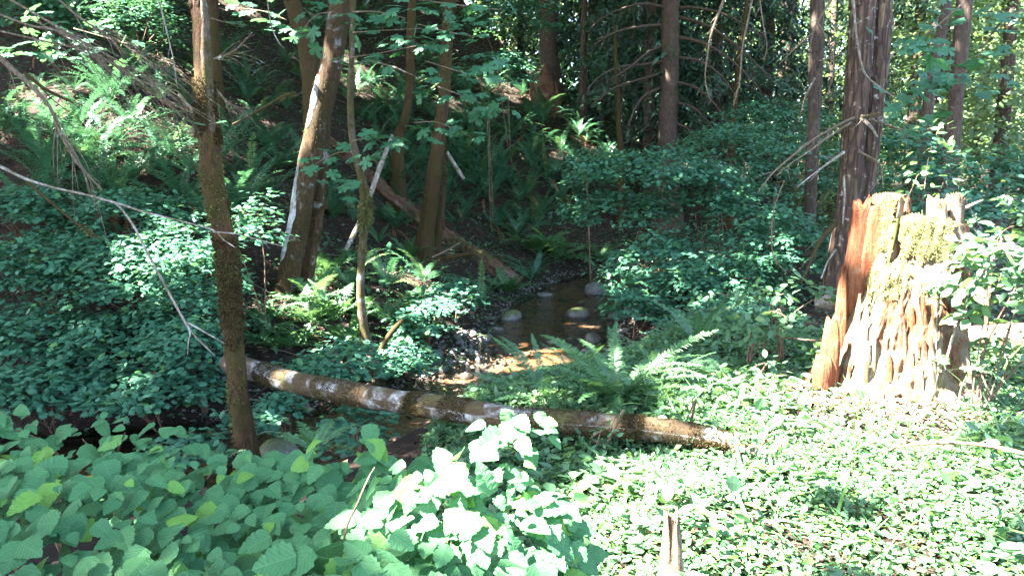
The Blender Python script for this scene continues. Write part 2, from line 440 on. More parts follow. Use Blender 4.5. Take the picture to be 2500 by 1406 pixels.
M['bark_grey'] = bark('grey_sapling_bark', (0.085, 0.062, 0.043), (0.024, 0.016, 0.011), (0.052, 0.042, 0.008), 0.48, pale=(0.21, 0.20, 0.19), paleamt=0.40, bumps=1.0)
M['bark_dark'] = bark('dark_trunk_bark', (0.060, 0.040, 0.031), (0.018, 0.012, 0.010), (0.042, 0.036, 0.016), 0.25, pale=(0.16, 0.155, 0.15), paleamt=0.27, bumps=1.0)
M['bark_olive'] = bark('olive_mossy_bark', (0.045, 0.023, 0.010), (0.010, 0.005, 0.003), (0.040, 0.029, 0.005), 0.52, pale=(0.075, 0.058, 0.03), paleamt=0.25, bumps=1.0)
M['twig_dead'] = bark('dead_twig_bark', (0.12, 0.088, 0.062), (0.05, 0.036, 0.026), (0.12, 0.10, 0.03), 0.20, paleamt=0.35, scale=2)
M['twig_pale'] = bark('pale_dead_twig', (0.19, 0.155, 0.13), (0.07, 0.052, 0.04), (0.09, 0.075, 0.03), 0.28, pale=(0.30, 0.29, 0.27), paleamt=0.42, scale=2)
M['twig_brown'] = bark('brown_stem_bark', (0.16, 0.10, 0.065), (0.06, 0.035, 0.025), (0.08, 0.09, 0.03), 0.15, paleamt=0.25, scale=2)

k = NT('douglas_fir_bark'); v = k.coord((1, 1, 0.16)); w = k.coord()
vz = k.add('ShaderNodeTexVoronoi', _feature='DISTANCE_TO_EDGE', Scale=15.0); k.link(v, vz.inputs['Vector'])
edge = k.ramp(vz.outputs['Distance'], [(0.0, 0.0), (0.22, 1.0)])
c = k.ramp(k.noise(v, 30, 6, 0.7, 0.5), [(0.28, (0.032, 0.020, 0.014)), (0.55, (0.092, 0.057, 0.040)), (0.8, (0.155, 0.105, 0.08))])
c = k.mix(edge, (0.035, 0.022, 0.018), c)
c = k.mix(k.ramp(k.noise(w, 11, 5, 0.7), [(0.60, 0.0), (0.68, 0.75)]), c, (0.36, 0.35, 0.32))
c = k.mix(k.ramp(k.noise(w, 2.2, 4), [(0.55, 0.0), (0.75, 0.6)]), c, (0.12, 0.095, 0.035))
k.color(c); k.rough(0.9, 0.2); k.bump(k.math('ADD', k.math('MULTIPLY', edge, 0.8), k.math('MULTIPLY', k.noise(v, 40, 5), 0.5)), 0.9, 0.03); M['bark_fir'] = k.m

k = NT('alder_log_bark'); v = k.coord(); tc = k.add('ShaderNodeUVMap'); sp = k.add('ShaderNodeSeparateXYZ'); k.link(tc.outputs['UV'], sp.inputs[0])
cb = k.add('ShaderNodeCombineXYZ'); k.link(k.math('MULTIPLY', sp.outputs['X'], 1.0), cb.inputs['X']); k.link(k.math('MULTIPLY', sp.outputs['Y'], 0.35), cb.inputs['Y'])
c = k.ramp(k.noise(v, 17, 6, 0.65, 0.4), [(0.30, (0.035, 0.026, 0.022)), (0.48, (0.14, 0.125, 0.115)), (0.68, (0.40, 0.385, 0.37))])
band = k.ramp(k.noise(cb.outputs[0], 3.6, 4, 0.6, 0.5), [(0.42, 0.0), (0.50, 1.0)])
brk = k.ramp(k.noise(v, 42, 4, 0.7), [(0.3, (0.030, 0.019, 0.010)), (0.7, (0.080, 0.050, 0.021))])
c = k.mix(band, c, brk)
c = k.mix(k.ramp(k.noise(v, 4.3, 4), [(0.58, 0.0), (0.66, 0.8)]), c, (0.075, 0.068, 0.020))
k.color(c); k.rough(0.85, 0.3); k.bump(k.noise(v, 55, 6, 0.7), 0.7, 0.015); M['log'] = k.m

def wood(name, a, b, c3, pale, palep=0.62, moss=0.0, vs=0.09):
    k = NT(name); v = k.coord((1, 1, vs)); w = k.coord()
    c = k.ramp(k.noise(v, 34, 9, 0.75, 0.5), [(0.36, a), (0.50, b), (0.66, c3)])
    c = k.mix(k.ramp(k.noise(w, 3.2, 5, 0.6), [(0.52, 0.0), (0.62, 0.75)]), c, k.ramp(k.noise(v, 40, 6, 0.7), [(0.35, tuple(x * 0.8 for x in a)), (0.65, (b[0] * 1.15, b[1] * 0.72, b[2] * 0.6))]))
    c = k.mix(k.ramp(k.noise(w, 4.5, 6, 0.65), [(palep - 0.05, 0.0), (palep + 0.06, 0.85)]), c, pale)
    if moss: c = k.mix(k.ramp(k.noise(w, 2.6, 5, 0.7), [(0.66 - moss * 0.3, 0.0), (0.76 - moss * 0.3, 0.7)]), c, (0.13, 0.12, 0.045))
    k.color(c); k.rough(0.9, 0.2)
    k.bump(k.math('ADD', k.noise(v, 45, 6, 0.75), k.math('MULTIPLY', k.noise(w, 70, 4), 0.4)), 1.0, 0.03); return k.m
M['rot'] = wood('red_rotten_wood', (0.045, 0.016, 0.009), (0.155, 0.075, 0.040), (0.26, 0.155, 0.090), (0.20, 0.165, 0.115), 0.52, moss=0.34)
M['rot_red'] = wood('orange_rotten_wood', (0.075, 0.022, 0.011), (0.19, 0.066, 0.029), (0.30, 0.13, 0.065), (0.24, 0.17, 0.11), 0.66)
M['rot_log'] = wood('brown_rotten_log', (0.045, 0.020, 0.013), (0.105, 0.052, 0.034), (0.19, 0.105, 0.072), (0.20, 0.14, 0.11), 0.60, moss=0.45, vs=0.4)
M['snag'] = wood('tan_splintered_wood', (0.055, 0.032, 0.018), (0.17, 0.115, 0.068), (0.30, 0.225, 0.155), (0.33, 0.29, 0.24), 0.55)

k = NT('forest_floor'); v = k.coord()
c = k.ramp(k.noise(v, 9, 7, 0.7, 0.4), [(0.30, (0.008, 0.005, 0.0035)), (0.5, (0.022, 0.013, 0.009)), (0.76, (0.075, 0.046, 0.034))])
c = k.mix(k.ramp(k.noise(v, 1.1, 4), [(0.56, 0.0), (0.70, 0.6)]), c, k.ramp(k.noise(v, 25, 4), [(0.3, (0.012, 0.022, 0.008)), (0.7, (0.035, 0.052, 0.020))]))
k.color(c); k.rough(0.95, 0.2); k.bump(k.noise(v, 40, 6, 0.75), 0.9, 0.04); M['soil'] = k.m
k = NT('creek_bed_gravel'); v = k.coord(); vz = k.add('ShaderNodeTexVoronoi', Scale=16.0); k.link(v, vz.inputs['Vector'])
c = k.mix(0.5, k.ramp(k.noise(v, 14, 5), [(0.3, (0.08, 0.042, 0.022)), (0.7, (0.30, 0.165, 0.085))]), vz.outputs['Color'], 'OVERLAY')
k.color(k.mix(0.45, c, (0.19, 0.10, 0.052))); k.rough(0.7); k.bump(vz.outputs['Distance'], 0.5, 0.03); M['bed'] = k.m
def stone(name, a, b, moss):
    k = NT(name); v = k.coord(); oi = k.add('ShaderNodeObjectInfo')
    c = k.ramp(k.noise(v, 3.0, 6, 0.65), [(0.3, a), (0.7, b)])
    c = k.mix(k.math('MULTIPLY', oi.outputs['Random'], 0.55), c, tuple(x * 0.45 for x in a))
    c = k.mix(k.ramp(k.noise(v, 14, 3), [(0.6, 0.0), (0.7, 0.4)]), c, (0.34, 0.30, 0.27))
    if moss:
        ge = k.add('ShaderNodeNewGeometry'); sz = k.add('ShaderNodeSeparateXYZ'); k.link(ge.outputs['Normal'], sz.inputs[0])
        f = k.math('ADD', k.math('MULTIPLY', sz.outputs['Z'], 0.6), k.math('MULTIPLY', k.noise(v, 4, 4), 0.7))
        c = k.mix(k.ramp(f, [(0.62, 0.0), (0.78, 0.9)]), c, (0.085, 0.10, 0.028))
    k.color(c); k.rough(k.ramp(k.noise(v, 5, 3), [(0.4, 0.35), (0.6, 0.75)]), 0.5); k.bump(k.noise(v, 16, 6, 0.7), 0.4, 0.05); return k.m
M['stone'] = stone('creek_stone', (0.085, 0.075, 0.070), (0.21, 0.19, 0.18), False)
M['stone_moss'] = stone('mossy_creek_stone', (0.11, 0.10, 0.095), (0.24, 0.22, 0.21), True)
k = NT('creek_water'); v = k.coord((1, 1, 1))
gl = k.add('ShaderNodeBsdfGlossy', Roughness=0.06); tr = k.add('ShaderNodeBsdfTransparent', Color=(0.80, 0.74, 0.64, 1)); fr = k.add('ShaderNodeFresnel', IOR=1.33)
bp = k.add('ShaderNodeBump', Strength=0.55, Distance=0.05); k.link(k.math('ADD', k.noise(v, 7, 4, 0.6, 0.8), k.math('MULTIPLY', k.noise(v, 24, 3), 0.35)), bp.inputs['Height'])
k.link(bp.outputs[0], gl.inputs['Normal']); k.link(bp.outputs[0], fr.inputs['Normal'])
mx = k.add('ShaderNodeMixShader'); k.link(fr.outputs[0], mx.inputs[0]); k.link(tr.outputs[0], mx.inputs[1]); k.link(gl.outputs[0], mx.inputs[2]); k.link(mx.outputs[0], k.out.inputs['Surface'])
M['water'] = k.m

# ------------------------------------------------------------------ ground and creek
def axis(lo, hi, c, fine, grow):
    a = [c]; s = fine
    while a[-1] < hi: a.append(a[-1] + s); s = fine if abs(a[-1] - c) < 14 else s * grow
    b = [c]; s = fine
    while b[-1] > lo: b.append(b[-1] - s); s = fine if abs(b[-1] - c) < 14 else s * grow
    return np.array(sorted(set(b + a)))
gx = axis(-320, 420, -1.0, 0.17, 1.06); gy = axis(-60, 700, 10.0, 0.17, 1.06)
X, Y = np.meshgrid(gx, gy); Z = H(X, Y)
nx_, ny_ = len(gx), len(gy); idx = np.arange(nx_ * ny_).reshape(ny_, nx_)
F = np.stack([idx[:-1, :-1], idx[:-1, 1:], idx[1:, 1:], idx[1:, :-1]], -1).reshape(-1, 4)
ground = obj('ground', mesh('ground', np.stack([X, Y, Z], -1).reshape(-1, 3), F, M['soil'])); ground['kind'] = 'structure'
# bed and water strips follow the creek
cl = catmull(CREEK[1:14], 8); cb_ = np.interp(np.arange(len(cl)) / 8.0, np.arange(13), CBED[1:14])
tg = np.gradient(cl, axis=0); tg /= np.linalg.norm(tg, axis=1)[:, None]; nr = np.stack([-tg[:, 1], tg[:, 0]], 1)
def strip(half, nw, dz, fn=None):
    u = np.linspace(-half, half, nw); q = cl[:, None, :] + nr[:, None, :] * u[None, :, None]
    z = (cb_ + dz)[:, None] * np.ones(nw)[None]
    if fn is not None: z = fn(q, z)
    V = np.concatenate([q, z[..., None]], -1).reshape(-1, 3); i = np.arange(len(cl) * nw).reshape(len(cl), nw)
    return V, np.stack([i[:-1, :-1], i[1:, :-1], i[1:, 1:], i[:-1, 1:]], -1).reshape(-1, 4)
V, F = strip(0.90, 12, 0.0, lambda q, z: np.maximum(H(q[..., 0], q[..., 1]) + 0.012, z - 0.2) )
bed = obj('creek_bed', mesh('creek_bed', V, F, M['bed'])); bed['kind'] = 'structure'
V, F = strip(1.05, 8, 0.085)
water = obj('creek_water', mesh('creek_water', V, F, M['water'])); water['kind'] = 'structure'

# ------------------------------------------------------------------ trunks, stump, logs
BLADE = t_rhomb(0.16); NEED = t_rhomb(0.05)
def tufts(path, rad, n, length, lo=0.0, hi=1.0, gate=None, side=None, droop=0.5, clump=2.2, fade=False):
    """short moss blades standing off a limb"""
    pr = catmull(np.column_stack([path, rad]), 8); c, r = pr[:, :3], pr[:, 3]
    t = np.gradient(c, axis=0); t /= np.linalg.norm(t, axis=1)[:, None]
    f = (np.clip(RNG.normal((lo + hi) / 2, (hi - lo) * 0.5, n), 0, 1) if fade else RNG.uniform(lo, hi, n)) * (len(c) - 1); i = np.clip(f.astype(int), 0, len(c) - 2); w = (f - i)[:, None]
    C = c[i] * (1 - w) + c[i + 1] * w; R = r[i]; T = t[i]
    o = rand_dir(n); o = o - T * np.sum(o * T, 1)[:, None]; o /= np.linalg.norm(o, axis=1)[:, None]
    if side is not None: o = o + np.asarray(side)[None] * 0.7; o = o - T * np.sum(o * T, 1)[:, None]; o /= np.linalg.norm(o, axis=1)[:, None]
    pos = C + o * R[:, None] * 0.98
    keep = noise3(pos, clump, 3) > (gate if gate is not None else -9)
    if keep.sum() < 3: keep[:3] = True
    pos, o, T = pos[keep], o[keep], T[keep]; m = len(pos)
    D = o + rand_dir(m) * 0.6 + np.array([0, 0, -droop]); N = o * 0.2 + rand_dir(m)
    return scatter(BLADE, pos, frames(D, N), length * RNG.uniform(0.5, 1.3, m))
def ppath(pts, d):
    """photo path [(px,py,width)] at depth d (number or list) -> world centres, radii"""
    ds = d if isinstance(d, (list, tuple)) else [d] * len(pts)
    return np.array([P(a[0], a[1], q) for a, q in zip(pts, ds)]), np.array([px2m(a[2], q) / 2 for a, q in zip(pts, ds)])
def extend_up(c, r, ztop, taper=0.55, lean=None):
    """carry a trunk on above the frame (c[0] is its top)"""
    dv = c[0] - c[1]; dv = dv / max(dv[2], 1e-3) * 0.5 + np.array([0, 0, 0.5]); n = 3; out, rr = [], []
    for i in range(n, 0, -1):
        h = (ztop - c[0][2]) * i / n; out.append(c[0] + dv * h + np.array([0.15 * math.sin(i * 2.1), 0.15 * math.cos(i * 1.7), 0])); rr.append(r[0] * (1 - (1 - taper) * i / n))
    return np.vstack([np.array(out), c]), np.concatenate([rr, r])
TREES = {}
def trunk_tree(key, name, label, stems, mat, group=None, top=None, sides=20, rough=0.14, furrow=0.0, moss=0, mosskey='moss_brown', mlen=0.03, gate=0.0, cat='tree', sub=6, clump=2.2):
    paths = []
    for pts, d in stems:
        c, r = ppath(pts, d)
        if top: c, r = extend_up(c, r, top)
        g = Hs(c[-1][0], c[-1][1])
        c = np.vstack([c, [c[-1][0] + 0.3 * (c[-1][0] - c[-2][0]), c[-1][1], min(g - 0.15, c[-1][2] - 0.1)]]); r = np.append(r, r[-1] * 1.9); r[-2] *= 1.12
        paths.append((c, r))
    b = paths[0][0][-1]; root = empty(name, (b[0], b[1], Hs(b[0], b[1])), label, cat, group)
    for c, r in paths:
        V, F = tube(c, r, sides, sub, rough, 6, furrow=furrow)
        part('trunk', V, F, mat, root)
        if moss:
            s = tufts(c, r, moss, mlen, gate=gate, lo=(0.35 if top else 0.0), clump=clump)
            part('moss', s[0], s[1], M[mosskey], root, s[2], s[3], kind='stuff')
    TREES[key] = (root, paths); return root
def limb(root, pts, d, mat, name='branch', sides=6, rough=0.08, twigs=0, tl=0.25, tmat=None, spread=0.8, droop=0.15, moss=0):
    c, r = ppath(pts, d); V, F = tube(c, r, sides, 6, rough, 8)
    o = part(name, V, F, mat, root)
    if twigs:
        pr = catmull(np.column_stack([c, r]), 8); ps = []
        for i in range(twigs):
            j = int(RNG.uniform(0.15, 0.98) * (len(pr) - 1)); a = pr[j, :3]; t = pr[min(j + 1, len(pr) - 1), :3] - pr[max(j - 1, 0), :3]; t /= np.linalg.norm(t) + 1e-9
            q = t * 0.9 + rand_dir(1)[0] * spread + np.array([0, 0, -droop]); q /= np.linalg.norm(q); L = tl * RNG.uniform(0.4, 1.2)
            k2 = a + q * L * 0.5 + rand_dir(1)[0] * L * 0.06; e = a + q * L + np.array([0, 0, -droop * L * 0.5]) + rand_dir(1)[0] * L * 0.1
            rr = max(min(pr[j, 3] * 0.45, 0.006), 0.0013); ps.append(tube([a, k2, e], [rr, rr * 0.75, rr * 0.4], 4, 2))
        V, F = join(ps); t_ = part('twigs', V, F, tmat or mat, root); t_['kind'] = 'stuff'
    if moss:
        s = tufts(c, r, moss, 0.03, gate=0.0); part('moss', s[0], s[1], M['moss'], root, s[2], s[3], kind='stuff')
    return o

trunk_tree('T1', 'mossy_maple_tree', 'slim brown mossy maple trunk standing in front of the white log end',
    [([(478, -60, 40), (487, 0, 42), (497, 150, 44), (504, 290, 44), (511, 350, 51), (520, 455, 52), (545, 565, 48), (560, 680, 46), (566, 780, 47), (578, 900, 48), (588, 1000, 50), (603, 1105, 56)], 6.6)],
    M['bark_mossy'], top=12, moss=22000, gate=0.12, mlen=0.032)
trunk_tree('T2', 'forked_maple_tree', 'two-stemmed maple with a white bark streak above sunlit ferns',
    [([(848, -60, 46), (833, 0, 48), (818, 100, 52), (798, 200, 54), (772, 320, 52), (750, 430, 52), (734, 530, 50), (720, 600, 52), (705, 680, 54), (692, 770, 60), (690, 810, 66)], 11.0),
     ([(800, 250, 20), (785, 380, 36), (776, 450, 40), (768, 540, 38), (756, 620, 36), (742, 700, 34), (725, 760, 34)], 11.25)],
    M['bark_pale'], top=None, moss=5000, gate=0.25, mlen=0.03)
def bark_patch(root, path, t0, t1, a0, a1, mat, name='bark_streak'):
    """a ragged plate of pale bark standing a few millimetres proud of a stem; angles 0 = right, 90 = towards the camera"""
    c, r = path; pr = catmull(np.column_stack([c, r]), 6); n = 40; f = np.linspace(t0, t1, n) * (len(pr) - 1); i = np.clip(f.astype(int), 0, len(pr) - 2); w = (f - i)[:, None]; q = pr[i] * (1 - w) + pr[i + 1] * w
    m = 10; V = []
    for k_ in range(n):
        e = math.sin(math.pi * k_ / (n - 1)) ** 0.4; mid = (a0 + a1) / 2; hw = (a1 - a0) / 2 * e
        j1, j2 = noise3(np.array([[k_ * 0.21, t0 * 9, 1.0], [k_ * 0.23, 5.0, t1 * 7]]), 1.0, 3)
        for g in range(m + 1):
            a = math.radians(mid - hw * (1 + 0.45 * j1) + (2 * hw + 0.45 * hw * (j1 + j2)) * g / m); R2 = q[k_, 3] * 1.13 + 0.004 - 0.012 * (abs(g / m - 0.5) * 2) ** 4
            V.append(q[k_, :3] + R2 * np.array([math.cos(a), -math.sin(a), 0]))
    ix = np.arange(n * (m + 1)).reshape(n, m + 1); F = np.stack([ix[:-1, :-1], ix[:-1, 1:], ix[1:, 1:], ix[1:, :-1]], -1).reshape(-1, 4)
    o = part(name, np.array(V), F, mat, root); o['label'] = 'pale grey-white bark streak'; return o
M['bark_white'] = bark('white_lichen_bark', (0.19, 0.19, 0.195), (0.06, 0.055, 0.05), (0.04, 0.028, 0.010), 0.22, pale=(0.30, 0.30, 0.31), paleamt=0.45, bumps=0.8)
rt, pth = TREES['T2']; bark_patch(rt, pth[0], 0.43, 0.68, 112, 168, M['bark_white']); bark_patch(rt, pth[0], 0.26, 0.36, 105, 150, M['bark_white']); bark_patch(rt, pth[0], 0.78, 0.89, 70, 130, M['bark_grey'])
rt, pth = TREES['T1']; n1 = 0.30
bark_patch(rt, pth[0], 0.26, 0.44, 10, 80, M['bark_grey'])
for a_, b_, n_ in [(0.50, 0.58, 1800), (0.83, 0.88, 1200), (0.64, 0.67, 500)]:
    q_ = tufts(pth[0][0], pth[0][1], n_, 0.03, a_, b_, gate=-0.1, clump=7, side=(-0.6, -0.5, 0), fade=True); part('moss', q_[0], q_[1], M['moss'], rt, q_[2], q_[3], kind='stuff')
trunk_tree('T2b', 'leaning_maple_tree', 'dark mossy trunk rising behind the white-streaked two-stemmed maple',
    [([(690, -60, 34), (712, 0, 36), (728, 50, 38), (748, 110, 44), (760, 200, 46), (766, 300, 46), (770, 400, 46), (768, 470, 50)], 15.0)], M['bark_olive'], moss=3000, gate=0.1, mlen=0.04)
trunk_tree('T3', 'maple_sapling_tree', 'thin grey maple sapling with a moss lump and a broken side stub',
    [([(864, -60, 11), (862, 0, 12), (859, 130, 13), (855, 230, 16), (861, 340, 17), (882, 430, 20), (893, 500, 24), (889, 560, 20), (882, 640, 18), (880, 720, 20), (888, 800, 24), (904, 868, 28), (918, 930, 30)], 9.6)],
    M['bark_grey'], moss=2500, gate=0.35, mlen=0.035, sides=12)
q_ = tufts(TREES['T3'][1][0][0], TREES['T3'][1][0][1], 1500, 0.06, 0.47, 0.53, gate=-0.2, clump=6, side=(0.9, -0.3, 0), droop=1.2, fade=True); part('moss', q_[0], q_[1], M['moss'], TREES['T3'][0], q_[2], q_[3], kind='stuff')
limb(TREES['T3'][0], [(985, 780, 9), (960, 806, 14), (938, 838, 13), (922, 872, 16), (916, 900, 18)], 9.5, M['bark_olive'], 'stub', 8)
trunk_tree('T4', 'mossy_leaning_tree', 'olive moss-covered double trunk leaning beside the rotten slope log',
    [([(1102, -60, 24), (1096, 0, 25), (1092, 90, 26), (1087, 190, 26), (1079, 280, 28), (1070, 350, 32), (1060, 430, 36), (1050, 510, 38), (1040, 570, 42), (1034, 625, 52)], 15.3),
     ([(1084, 330, 12), (1080, 440, 20), (1075, 520, 24), (1068, 580, 24), (1060, 625, 28)], 15.6)], M['bark_olive'], moss=4000, gate=0.0, mlen=0.045)
trunk_tree('T5', 'shaded_slope_tree', 'short dark mossy trunk on the slope above the bleached pole',
    [([(1010, -60, 18), (1004, 60, 19), (1002, 160, 20), (998, 240, 20), (986, 300, 22), (972, 345, 24)], 18.0)], M['bark_olive'], moss=1500, gate=0.1, mlen=0.05)
trunk_tree('T6', 'thick_slope_tree', 'thick dark trunk behind the broken stump on the sunlit slope',
    [([(1336, -60, 38), (1338, 40, 38), (1338, 110, 40), (1342, 170, 46)], 29)], M['bark_dark'])
trunk_tree('T7', 'narrow_dark_tree', 'narrow dark straight trunk between broken slope stump and dead-limbed conifer',
    [([(1426, -60, 13), (1426, 60, 14), (1424, 140, 15), (1424, 205, 17)], 28)], M['bark_dark'], sides=10)
trunk_tree('T8', 'dead_limbed_conifer_tree', 'dark conifer with bare drooping dead limbs above the vine maples',
    [([(1640, -60, 38), (1638, 0, 40), (1636, 100, 41), (1634, 200, 42), (1631, 300, 44), (1628, 420, 48)], 23)], M['bark_dark'], top=16, moss=2500, gate=0.3, mlen=0.04)
trunk_tree('T9', 'thin_mossy_tree', 'thin pale mossy stem left of the dead-limbed conifer',
    [([(1500, 60, 6), (1503, 150, 9), (1508, 230, 12), (1510, 300, 13), (1514, 370, 15)], 23)], M['bark_olive'], sides=8, moss=500, mlen=0.03, gate=0.2)
trunk_tree('T10', 'thin_leaning_tree', 'thin brown leaning stem right of the dead-limbed conifer',
    [([(1828, -20, 9), (1815, 60, 10), (1802, 160, 12), (1796, 240, 12), (1790, 310, 13)], 23)], M['bark_olive'], sides=8)
trunk_tree('T11', 'lichen_speckled_tree', 'slender dark lichen-speckled trunk left of the big furrowed fir',
    [([(2000, -60, 30), (1996, 0, 31), (1993, 120, 31), (1990, 220, 30), (1984, 330, 28), (1980, 440, 28), (1974, 600, 30)], 14)], M['bark_dark'], top=13, moss=2500, gate=0.2, mlen=0.03)
trunk_tree('T12', 'douglas_fir_tree', 'big furrowed brown double fir trunk rising behind the rotten stump',
    [([(2112, -60, 58), (2108, 0, 58), (2100, 120, 58), (2090, 250, 58), (2082, 350, 56), (2076, 450, 56), (2064, 560, 60), (2050, 680, 70)], 9.6),
     ([(2150, -60, 58), (2148, 0, 58), (2142, 120, 58), (2130, 250, 58), (2120, 350, 56), (2110, 450, 54), (2096, 560, 56), (2078, 680, 66)], 9.75)],
    M['bark_fir'], top=16, sides=40, rough=0.05, furrow=0.14, sub=14)
trunk_tree('T13', 'dark_maple_tree', 'dark slender trunk behind maple leaves right of the big fir',
    [([(2320, -60, 20), (2308, 30, 22), (2290, 120, 22), (2272, 210, 24), (2262, 310, 26), (2255, 420, 28)], 13)], M['bark_dark'], top=12, sides=12)
trunk_tree('T14', 'straight_dark_tree', 'thicker dark trunk at upper right beyond the slender leafy one',
    [([(2362, -60, 34), (2352, 40, 35), (2342, 150, 34), (2334, 250, 34), (2324, 350, 36), (2310, 470, 38)], 14)], M['bark_dark'], top=13)
trunk_tree('T15', 'far_fir_tree', 'broad dark far trunk standing in front of the white sky gap',
    [([(1930, -60, 34), (1926, 40, 35), (1922, 120, 36), (1918, 240, 40)], 34)], M['bark_dark'])
trunk_tree('T16', 'far_slim_tree', 'slim far trunk left of the white sky gap',
    [([(1868, -60, 18), (1868, 60, 20), (1866, 140, 21), (1862, 230, 23)], 38)], M['bark_dark'])
trunk_tree('T17', 'far_leaning_tree', 'distant slim leaning trunk between lichen-speckled tree and big fir',
    [([(2040, -60, 13), (2036, 60, 14), (2030, 160, 15), (2024, 260, 17)], 32)], M['bark_dark'])
trunk_tree('T18', 'upper_slope_tree', 'mossy trunk at top left above the sunlit slope ferns',
    [([(20, 180, 30), (14, 240, 34), (24, 290, 42)], 17)], M['bark_dark'])
trunk_tree('T19', 'shadow_trunk_tree', 'dim brown trunk half hidden right behind the slim mossy maple',
    [([(520, -60, 22), (522, 60, 24), (530, 180, 25), (536, 280, 26), (538, 380, 28)], 16)], M['bark_olive'])
trunk_tree('T20', 'far_edge_tree', 'thin brown trunk in sunlit foliage near the upper right edge',
    [([(2452, -60, 12), (2450, 60, 13), (2446, 160, 14), (2440, 260, 15), (2430, 400, 17)], 20)], M['bark_olive'], sides=8)

# dead limbs of the conifer and the fir
r8 = TREES['T8'][0]
for pts in [[(1625, 60, 8), (1560, 66, 7), (1500, 80, 5), (1450, 110, 3)], [(1622, 150, 9), (1570, 158, 7), (1510, 165, 6), (1460, 190, 4), (1430, 230, 2)],
            [(1618, 178, 8), (1560, 195, 6), (1500, 215, 4), (1440, 260, 2)], [(1620, 110, 8), (1580, 130, 6), (1530, 170, 4), (1480, 200, 2)], [(1612, 215, 9), (1572, 235, 7), (1548, 270, 5), (1535, 310, 3)],
            [(1650, 40, 9), (1720, 60, 8), (1790, 105, 6), (1850, 160, 4), (1900, 215, 2)], [(1650, 90, 9), (1715, 105, 8), (1775, 140, 6), (1830, 190, 4), (1870, 240, 2)],
            [(1648, 140, 8), (1710, 150, 7), (1760, 185, 5), (1800, 240, 3)], [(1648, 200, 8), (1700, 215, 6), (1745, 255, 5), (1780, 310, 3), (1790, 360, 2)],
            [(1646, 250, 7), (1690, 262, 6), (1730, 300, 4), (1760, 350, 2)], [(1648, 20, 8), (1700, 20, 7), (1780, 40, 5), (1860, 90, 3)], [(1630, 20, 8), (1570, 10, 6), (1510, 25, 4), (1440, 60, 2)], [(1646, 300, 7), (1680, 315, 6), (1700, 350, 4)]]:
    n = len(pts); limb(r8, pts, [23 - 0.35 * i for i in range(n)], M['bark_dark'], twigs=14, tl=0.9, tmat=M['bark_dark'], droop=0.6, moss=60)
r12 = TREES['T12'][0]
for pts, dd, tw, mm in [([(2085, 288, 9), (2040, 310, 7), (1985, 342, 6), (1930, 385, 5), (1885, 425, 4), (1850, 470, 2)], -0.12, 10, 'twig_dead'),
                    ([(2078, 300, 7), (2030, 330, 6), (1975, 370, 4), (1930, 400, 3), (1895, 430, 2)], -0.2, 6, 'twig_dead'),
                    ([(2060, 372, 8), (2020, 400, 6), (1980, 430, 4), (1940, 462, 2)], -0.2, 4, 'twig_pale'),
                    ([(2120, 292, 8), (2165, 305, 5), (2210, 322, 4), (2250, 345, 2)], -0.12, 4, 'twig_dead'),
                    ([(2105, 290, 12), (2128, 312, 8), (2142, 335, 4)], -0.25, 0, 'twig_pale'), ([(2105, 285, 10), (2125, 282, 7), (2148, 276, 3)], -0.25, 2, 'twig_dead'),
                    ([(2095, 370, 6), (2125, 385, 5), (2150, 405, 4), (2156, 460, 3)], -0.3, 2, 'twig_dead'),
                    ([(2040, 545, 14), (2005, 585, 12), (1985, 625, 9), (1970, 660, 8), (1955, 690, 5)], -0.15, 3, 'bark_olive'),
                    ([(2040, 610, 6), (2020, 640, 5), (2005, 680, 3)], -0.25, 0, 'twig_pale'),
                    ([(2060, 430, 5), (2062, 480, 5), (2057, 548, 3)], -0.38, 0, 'twig_pale'),
                    ([(2082, -20, 7), (2088, 60, 6), (2096, 120, 5), (2112, 180, 5), (2150, 215, 4), (2185, 240, 2)], -0.35, 0, 'twig_pale'),
                    ([(2158, 10, 8), (2152, 70, 7)], -0.4, 0, 'snag')]:
    n = len(pts); limb(r12, pts, [9.6 + dd * (i + 1) if abs(dd) < 0.3 else 9.6 + dd for i in range(n)], M[mm], twigs=tw, tl=0.22, tmat=M['twig_pale'], moss=40 if tw else 0)
r11 = TREES['T11'][0]
for pts in [[(2030, 0, 6), (2005, 40, 5), (1985, 80, 4), (1975, 130, 3)], [(1985, 80, 5), (1940, 120, 4), (1900, 160, 2)], [(1990, 190, 6), (1965, 240, 4), (1950, 300, 2)], [(2000, 150, 5), (2035, 140, 4), (2070, 125, 2)], [(1998, 60, 5), (2025, 110, 4), (2035, 180, 3), (2005, 260, 2)]]:
    limb(r11, pts, 13.7, M['twig_dead'], twigs=4, tl=0.3, moss=60)
# mossy twigs hanging in front of the conifer
for lab, pts, d in [('mossy drooping dead twig hanging left of the furrowed fir at the top', [(1840, -20, 5), (1828, 40, 5), (1812, 120, 4), (1805, 200, 4), (1790, 260, 3)], 9),
                    ('long pale hanging dead twig with a moss beard right of the conifer', [(1775, -20, 8), (1752, 40, 6), (1735, 90, 5), (1725, 150, 4), (1722, 200, 3), (1735, 250, 2)], 9),
                    ('thin curved grey twig hanging between the conifer and the speckled trunk', [(1852, -20, 3), (1862, 50, 3), (1872, 110, 2), (1866, 150, 2)], 9),
                    ('thin bare dead twig hanging in front of the right vine maples', [(1915, 440, 3), (1890, 510, 3), (1884, 580, 4), (1890, 630, 3), (1922, 668, 2)], 8.6)]:
    c, r = ppath(pts, d); e = empty('hanging_twig', c[-1], lab, 'twig'); limb(e, pts, d, M['twig_dead'], 'stem', twigs=5, tl=0.15, moss=80)

